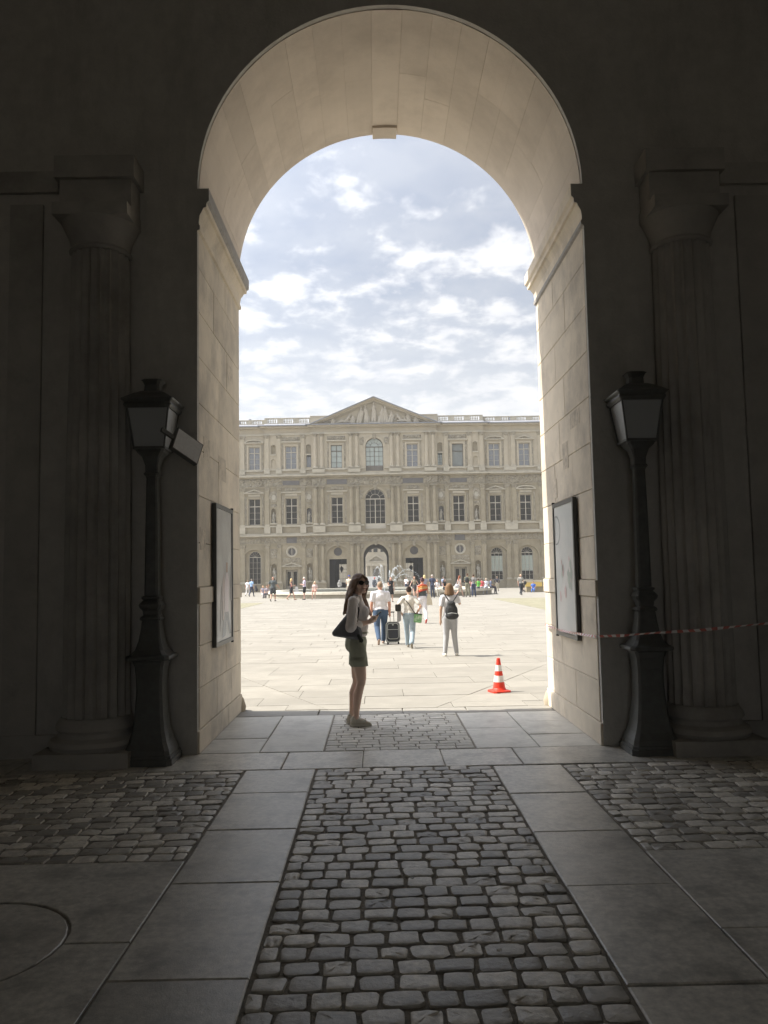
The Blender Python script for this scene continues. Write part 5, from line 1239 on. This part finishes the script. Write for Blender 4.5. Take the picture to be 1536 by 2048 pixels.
# -- the woman with sunglasses, in the arch ------------------------------------------------
def main_woman():
    # local: +Y is where her body faces (to the right of the picture), +X is the side turned to the camera
    t = thing('person', 'young woman with sunglasses, pale blouse and dark green shorts standing in the archway', 'person', (-0.225, 9.25, .008), (0, 0, -pi/2))
    sk = skin((.74, .53, .43)); vox = .0085
    mb = MB()
    hipR, hipL = V(.085, -.01, .89), V(-.085, .0, .89)
    kR, aR = V(.09, .02, .47), V(.09, -.03, .075); kL, aL = V(-.08, .035, .47), V(-.085, -.02, .08)
    kR = V(.085, .03, .475); aR = V(.085, -.035, .08); kL = V(-.085, -.02, .475); aL = V(-.085, -.085, .08)
    shR, shL = V(.165, -.045, 1.40), V(-.165, -.01, 1.40)
    eR, wR = V(.215, -.065, 1.115), V(.085, .115, 1.155); eL, wL = V(-.20, .01, 1.12), V(-.03, .17, 1.16)
    nb, hd = V(0, -.005, 1.44), V(0.01, .035, 1.585)
    for hp, k, a in ((hipR, kR, aR), (hipL, kL, aL)):
        capsule(mb, hp, k+V(0, 0, .06), .098, .062, 14); capsule(mb, k+V(0, .004, .06), k, .056, .052, 14)
        c = k.lerp(a, .32)+V(0, -.018, 0); capsule(mb, k, c, .047, .053, 14); capsule(mb, c, k.lerp(a, .72)+V(0, -.008, 0), .053, .037, 14); capsule(mb, k.lerp(a, .72)+V(0, -.008, 0), a, .037, .031, 14)
        capsule(mb, a+V(0, -.02, -.045), a+V(0, .12, -.05), .03, .024)
    ellipsoid(mb, V(0, -.015, .93), .145, .11, .12); ellipsoid(mb, V(0, 0, 1.08), .112, .08, .14); ellipsoid(mb, V(0, 0, 1.26), .13, .09, .16)
    for s in (-1, 1): ellipsoid(mb, V(s*.06, .075, 1.265), .055, .05, .055)
    capsule(mb, shR, shL, .047, .047); capsule(mb, nb, hd+V(0, -.015, -.06), .05, .046)
    for S, e, w in ((shR, eR, wR), (shL, eL, wL)): capsule(mb, S, e, .045, .036); capsule(mb, e, e.lerp(w, .35), .036, .036); capsule(mb, e.lerp(w, .35), w, .036, .023)
    # hands with fingers closed round the phone
    ph = V(.03, .205, 1.195)
    for s, w in ((1, wR), (-1, wL)):
        pal_ = w.lerp(ph, .45)+V(s*.015, 0, 0); d = (ph-w).normalized()
        capsule(mb, w, pal_, .023, .030); capsule(mb, pal_, pal_+d*.03+V(0, 0, .005), .028, .024)
        for i in range(4):
            off = V(s*.012, (i-1.5)*.014, -.012+.006*i); b0 = pal_+off+d*.02; b1 = b0+V(-s*.004, .018, .028+.003*(i in (1, 2))); b2 = b1+V(-s*.022, .006, .014)
            capsule(mb, b0, b1, .0095, .0085, 6); capsule(mb, b1, b2, .0085, .007, 6)
        b0 = pal_+V(-s*.006, -.012, .015); capsule(mb, b0, b0+V(-s*.008, .022, .028), .0105, .009, 6); capsule(mb, b0+V(-s*.008, .022, .028), b0+V(-s*.012, .044, .036), .009, .0075, 6)
    # head turned towards the camera: its forward direction is between +Y and +X
    Hm = Matrix.Rotation(radians(-60), 3, 'Z') @ Matrix.Rotation(radians(2), 3, 'X')
    H = lambda a, b, c: hd + Hm @ V(a, b, c)
    M4 = Hm.to_4x4()
    ellipsoid(mb, H(0, -.012, .03), .073, .090, .088, Hm, 18, 12); ellipsoid(mb, H(0, .022, -.035), .055, .058, .075, Hm, 16, 10); capsule(mb, H(-.014, .062, -.086), H(.014, .062, -.086), .021, .021)
    capsule(mb, H(0, .082, .022), H(0, .103, -.012), .009, .0135, 8); ellipsoid(mb, H(0, .098, -.017), .017, .012, .009, Hm)
    ellipsoid(mb, H(0, .084, -.047), .023, .010, .0058, Hm); ellipsoid(mb, H(0, .082, -.057), .020, .011, .0068, Hm)
    for s in (-1, 1): ellipsoid(mb, H(s*.045, .052, -.018), .026, .026, .026, Hm); ellipsoid(mb, H(s*.072, -.008, -.005), .009, .018, .03, Hm); ellipsoid(mb, H(s*.03, .073, .035), .028, .018, .009, Hm)
    blob('body', mb, sk, t, .0062, 1)
    for s in (-1, 1):
        m_ = MB(); ellipsoid(m_, H(s*.031, .080, .016), .013, .008, .009, Hm); m_.build('eye', plain('eye', (.6, .58, .55), .2), t, True)
    m_ = MB(); capsule(m_, H(-.017, .0925, -.051), H(.017, .0925, -.051), .0042, .0042, 8); m_.build('lips', plain('lips', (.36, .14, .12), .5), t, True)
    # blouse: loose, with folds, sleeves rolled below the elbow
    mb = MB(); o = .016
    ellipsoid(mb, V(0, 0, 1.27), .145, .105, .165); ellipsoid(mb, V(0, .008, 1.12), .135, .112, .13); ellipsoid(mb, V(0, .0, 1.04), .14, .108, .085)
    for s in (-1, 1): ellipsoid(mb, V(s*.06, .08, 1.265), .07, .058, .075)
    ellipsoid(mb, V(0, .075, 1.13), .11, .05, .12); capsule(mb, shR, shL, .06, .06); capsule(mb, V(0, -.008, 1.38), V(0, .0, 1.455), .085, .055)
    for S, e, w in ((shR, eR, wR), (shL, eL, wL)):
        m1 = S.lerp(e, .5); capsule(mb, S, m1, .060, .066); capsule(mb, m1, e+V(0, -.012, -.005), .066, .064); capsule(mb, e+V(0, -.01, -.005), e.lerp(w, .38), .060, .048)
        for q in range(6): a_ = S.lerp(e, .2+.13*q); ellipsoid(mb, a_+V(.03*sin(q*2.3), .045*cos(q*1.7), 0), .035, .03, .012)
    for q in range(9): a_ = q*.7; capsule(mb, V(.10*cos(a_), .085*sin(a_), 1.02), V(.115*cos(a_+.25), .098*sin(a_+.25), 1.20), .028, .012)
    bl = blob('blouse', mb, cloth('pale blouse cotton', (.78, .74, .73), .5, 35), t, .011, 2)
    for S, e, w in ((shR, eR, wR), (shL, eL, wL)):
        d = (w-e).normalized(); c0 = e.lerp(w, .34); m_ = MB(); capsule(m_, c0-d*.008, c0+d*.022, .051, .050, 14); blob('cuff', m_, cloth('pale blouse cotton', (.78, .74, .73), .5, 35), bl, .010, 1)
    m_ = MB(); m_.tube([V(.052*cos(a), -.006+.048*sin(a), 1.462-.012*sin(a)) for a in [2*pi*i/20 for i in range(21)]], .011, 8); m_.build('collar', cloth('pale blouse cotton', (.78, .74, .73), .5, 35), bl, True)
    # shorts with turn-ups, pocket and belt
    M_sh = cloth('dark green cotton', (.33, .345, .275), .5, 40)
    mb = MB(); ellipsoid(mb, V(0, -.022, .93), .158, .128, .125); ellipsoid(mb, V(0, -.055, .90), .13, .098, .10)
    capsule(mb, hipR+V(0, -.005, .02), hipR.lerp(kR, .33)+V(.004, .005, 0), .103, .098, 16); capsule(mb, hipL+V(0, -.005, .02), hipL.lerp(kL, .33), .103, .096, 16)
    mb2 = mb; so = blob('shorts', mb, M_sh, t, .011, 2)
    for hp, k in ((hipR, kR), (hipL, kL)):
        c0 = hp.lerp(k, .31); d = (k-hp).normalized(); m_ = MB(); rs = []
        for q, rr in ((-.01, .100), (-.01, .104), (.095, .102), (.095, .088)):
            cc = c0+d*q; rs.append([tuple(cc+V(rr*cos(2*pi*j/20), rr*sin(2*pi*j/20), 0)) for j in range(20)])
        m_.loft(rs, False); m_.build('turn_up', M_sh, so, True)
    m_ = MB(); m_.tube([V(.142*cos(a), -.008+.112*sin(a), 1.035) for a in [2*pi*i/24 for i in range(25)]], .013, 6); m_.build('waistband', M_sh, so, True)
    m_ = MB(); m_.tube([V(.150, .05, 1.0), V(.168, .025, .95), V(.176, -.005, .90)], .006, 5); m_.build('pocket_edge', cloth('dark green piping', (.05, .065, .045)), so)
    # shoes: pale canvas, dark line at the sole
    M_shoe = cloth('pale canvas shoe', (.60, .57, .50), .3, 60)
    for a in (aR, aL):
        mb = MB(); capsule(mb, a+V(0, -.035, -.042), a+V(0, .07, -.046), .034, .032); capsule(mb, a+V(0, .07, -.046), a+V(0, .15, -.056), .032, .021); capsule(mb, a+V(0, -.025, -.03), a+V(0, -.018, .002), .036, .035); capsule(mb, a+V(0, .0, -.01), a+V(0, .09, -.045), .030, .026); sh_ = blob('shoe', mb, M_shoe, t, .008, 2)
        m_ = MB(); pts = [(.034*cos(q)*(1.05 if sin(q) > 0 else 1), .045+(.135 if sin(q) > 0 else .115)*sin(q)) for q in [2*pi*i/24 for i in range(24)]]
        m_.poly([(a.x+p[0], a.y+p[1]) for p in pts], a.z-.082, a.z-.058).build('sole', plain('white rubber', (.66, .64, .58), .6), sh_)
        for q in range(4): m_ = MB(); m_.tube([a+V(-.018, .05+.022*q, .002-.010*q), a+V(.018, .058+.022*q, .002-.010*q)], .0035, 5); m_.build('lace', plain('white lace', (.7, .7, .66), .8), sh_)
    # hair: long, centre parted, falling behind the near shoulder and in front of the far one
    mb = MB(); ellipsoid(mb, H(0, -.030, .040), .086, .094, .092, Hm, 18, 12)
    def lock(pts, r0, r1, m=None):
        n = len(pts); m = m or mb
        for i in range(n-1): capsule(m, pts[i], pts[i+1], r0+(r1-r0)*i/(n-1), r0+(r1-r0)*(i+1)/(n-1), 7)
    rdh = random.Random(11)
    for i in range(20):
        a = pi*.86+pi*1.28*i/19; p = H(.078*cos(a), -.03+.082*sin(a), .035)
        e_ = V(-.02+.085*cos(a)*.8, -.105+.05*sin(a)+rdh.uniform(-.01, .01), 1.30+rdh.uniform(-.05, .02)); mid = p.lerp(e_, .45)+(p-hd).normalized()*.022
        lock([p, mid, e_], .024, .013)
    # the curtain on the far, camera-left cheek and the long front lock
    for i in range(7):
        q = i/6; p = H(-.060-.020*q, .050-.05*q, .055-.01*q); lock([p, H(-.080-.006*q, .040-.06*q, -.02), V(-.085+.03*q, .085-.03*q, 1.44), V(-.105+.025*q, .125-.02*q, 1.33), V(-.085+.03*q, .155-.02*q, 1.22+.03*rdh.random())], .019, .009)
    for i in range(6):
        q = i/5; p = H(.060+.018*q, .045-.06*q, .06-.01*q); lock([p, H(.082+.005*q, .012-.05*q, -.03), V(.10-.01*q, -.075-.02*q, 1.46), V(.10, -.13-.01*q, 1.36), V(.085-.03*q, -.155, 1.24+.04*rdh.random())], .020, .009)
    for s in (-1, 1): lock([H(s*.006, .062, .098), H(s*.045, .072, .062), H(s*.072, .052, .015), H(s*.080, .025, -.04)], .016, .014)
    blob('hair', mb, material('dark brown hair', (.20, .125, .08), .5, .3, 40, 1.0, 120, (.30, .19, .12), .7, 14, bdist=.01, streak=(6, 6, .6), spec=.4), t, .0075, 1)
    # sunglasses
    sg = thing('sunglasses', 'dark sunglasses on the face of the young woman in the archway', 'sunglasses', tuple(V(-0.225, 9.25, .008)+Matrix.Rotation(-pi/2, 3, 'Z') @ hd)); sg.rotation_euler = (Matrix.Rotation(-pi/2, 3, 'Z') @ Hm).to_euler()
    ml = glass('dark lens', (.012, .010, .010), .06)
    for s in (-1, 1):
        pts = [(s*.034+.029*cos(a)*(1.0), .016+.023*sin(a)*(1 if sin(a) > 0 else 1.05)+(.004*cos(a)*s if sin(a) > 0 else 0)) for a in [2*pi*i/18 for i in range(18)]]
        m_ = MB(); m_.plate(pts, [], .092, .095); 
        m_.v = [(x_, y_-.35*abs(x_)**1.6, z_) for x_, y_, z_ in m_.v]; m_.build('lens', ml, sg)
        m_ = MB(); p_in = [((a-s*.034)*.9+s*.034, (b-.016)*.9+.016) for a, b in pts]; p_out = [((a-s*.034)*1.1+s*.034, (b-.016)*1.12+.016) for a, b in pts]
        m_.plate(p_out, [p_in], .091, .0985); m_.v = [(x_, y_-.35*abs(x_)**1.6, z_) for x_, y_, z_ in m_.v]; m_.build('rim', M_ironf, sg)
        MB().tube([(s*.066, .086, .028), (s*.078, .05, .024), (s*.082, -.01, .014), (s*.078, -.03, -.005)], .004, 6).build('temple', M_ironf, sg)
    MB().tube([(-.008, .094, .022), (0, .097, .025), (.008, .094, .022)], .0035, 6).build('bridge', M_ironf, sg)
    # phone
    W = lambda p: tuple(V(-0.225, 9.25, .008)+Matrix.Rotation(-pi/2, 3, 'Z') @ p)
    pn = thing('phone', 'dark smartphone held in both hands by the woman in the archway', 'phone', W(ph+V(0, .012, .03)), (0, radians(-40), 0))
    MB().plate(rbox(-.072, .072, 0, 0, -.005, .004, .003, 3), [], -.036, .036).build('phone_body', plain('dark phone', (.03, .03, .035), .3), pn)
    MB().box(-.066, .066, -.032, .032, .0042, .0050).build('screen', glass('phone screen', (.02, .02, .025), .08), pn)
    # shoulder bag: soft triangular tote behind her hip
    tb = thing('tote_bag', 'large dark triangular tote bag hanging from the shoulder of the woman in archway', 'bag', W(V(.17, -.02, 0)), (0, 0, -pi/2))
    mb = MB(); th = .05
    q = [(-.270, 1.035), (-.262, 1.062), (-.075, 1.285), (-.03, 1.30), (.02, 1.20), (.075, 1.05), (.07, .985), (.035, .965), (-.245, 1.01)]
    A_ = [V(th*.35, a, b) for a, b in q]; B_ = [V(-th*.35, a, b) for a, b in q]
    cen = (-.08, 1.10); n_ = len(q)
    q2 = [(cen[0]+(a-cen[0])*.80, cen[1]+(b-cen[1])*.80) for a, b in q]
    vs = [(.024, a, b) for a, b in q]+[(.060, a, b) for a, b in q2]+[(-.024, a, b) for a, b in q]+[(-.050, a, b) for a, b in q2]; fs = [tuple(range(n_, 2*n_)), tuple(reversed(range(3*n_, 4*n_)))]
    for j in range(n_): k = (j+1) % n_; fs += [(j, k, n_+k, n_+j), (2*n_+k, 2*n_+j, 3*n_+j, 3*n_+k), (k, j, 2*n_+j, 2*n_+k)]
    mb.add(vs, fs); blob('bag_body', mb, cloth('dark bag leather', (.15, .152, .165), .3, 30, .6), tb, .010, 4)
    for xx in (-.025, .03): MB().tube([(xx, -.10, 1.25), (xx-.01, -.05, 1.36), (xx-.03, -.03, 1.455), (xx-.045, 0.015, 1.44), (xx-.01, .04, 1.30), (xx, .02, 1.18)], .008, 6).build('strap', M_ironf, tb)
    m_ = MB(); capsule(m_, (.05, .03, 1.02), (.06, .065, .96), .02, .024); blob('handkerchief_knot', m_, cloth('dark scarf', (.05, .055, .05)), tb, .01)
main_woman()
bake_blobs()
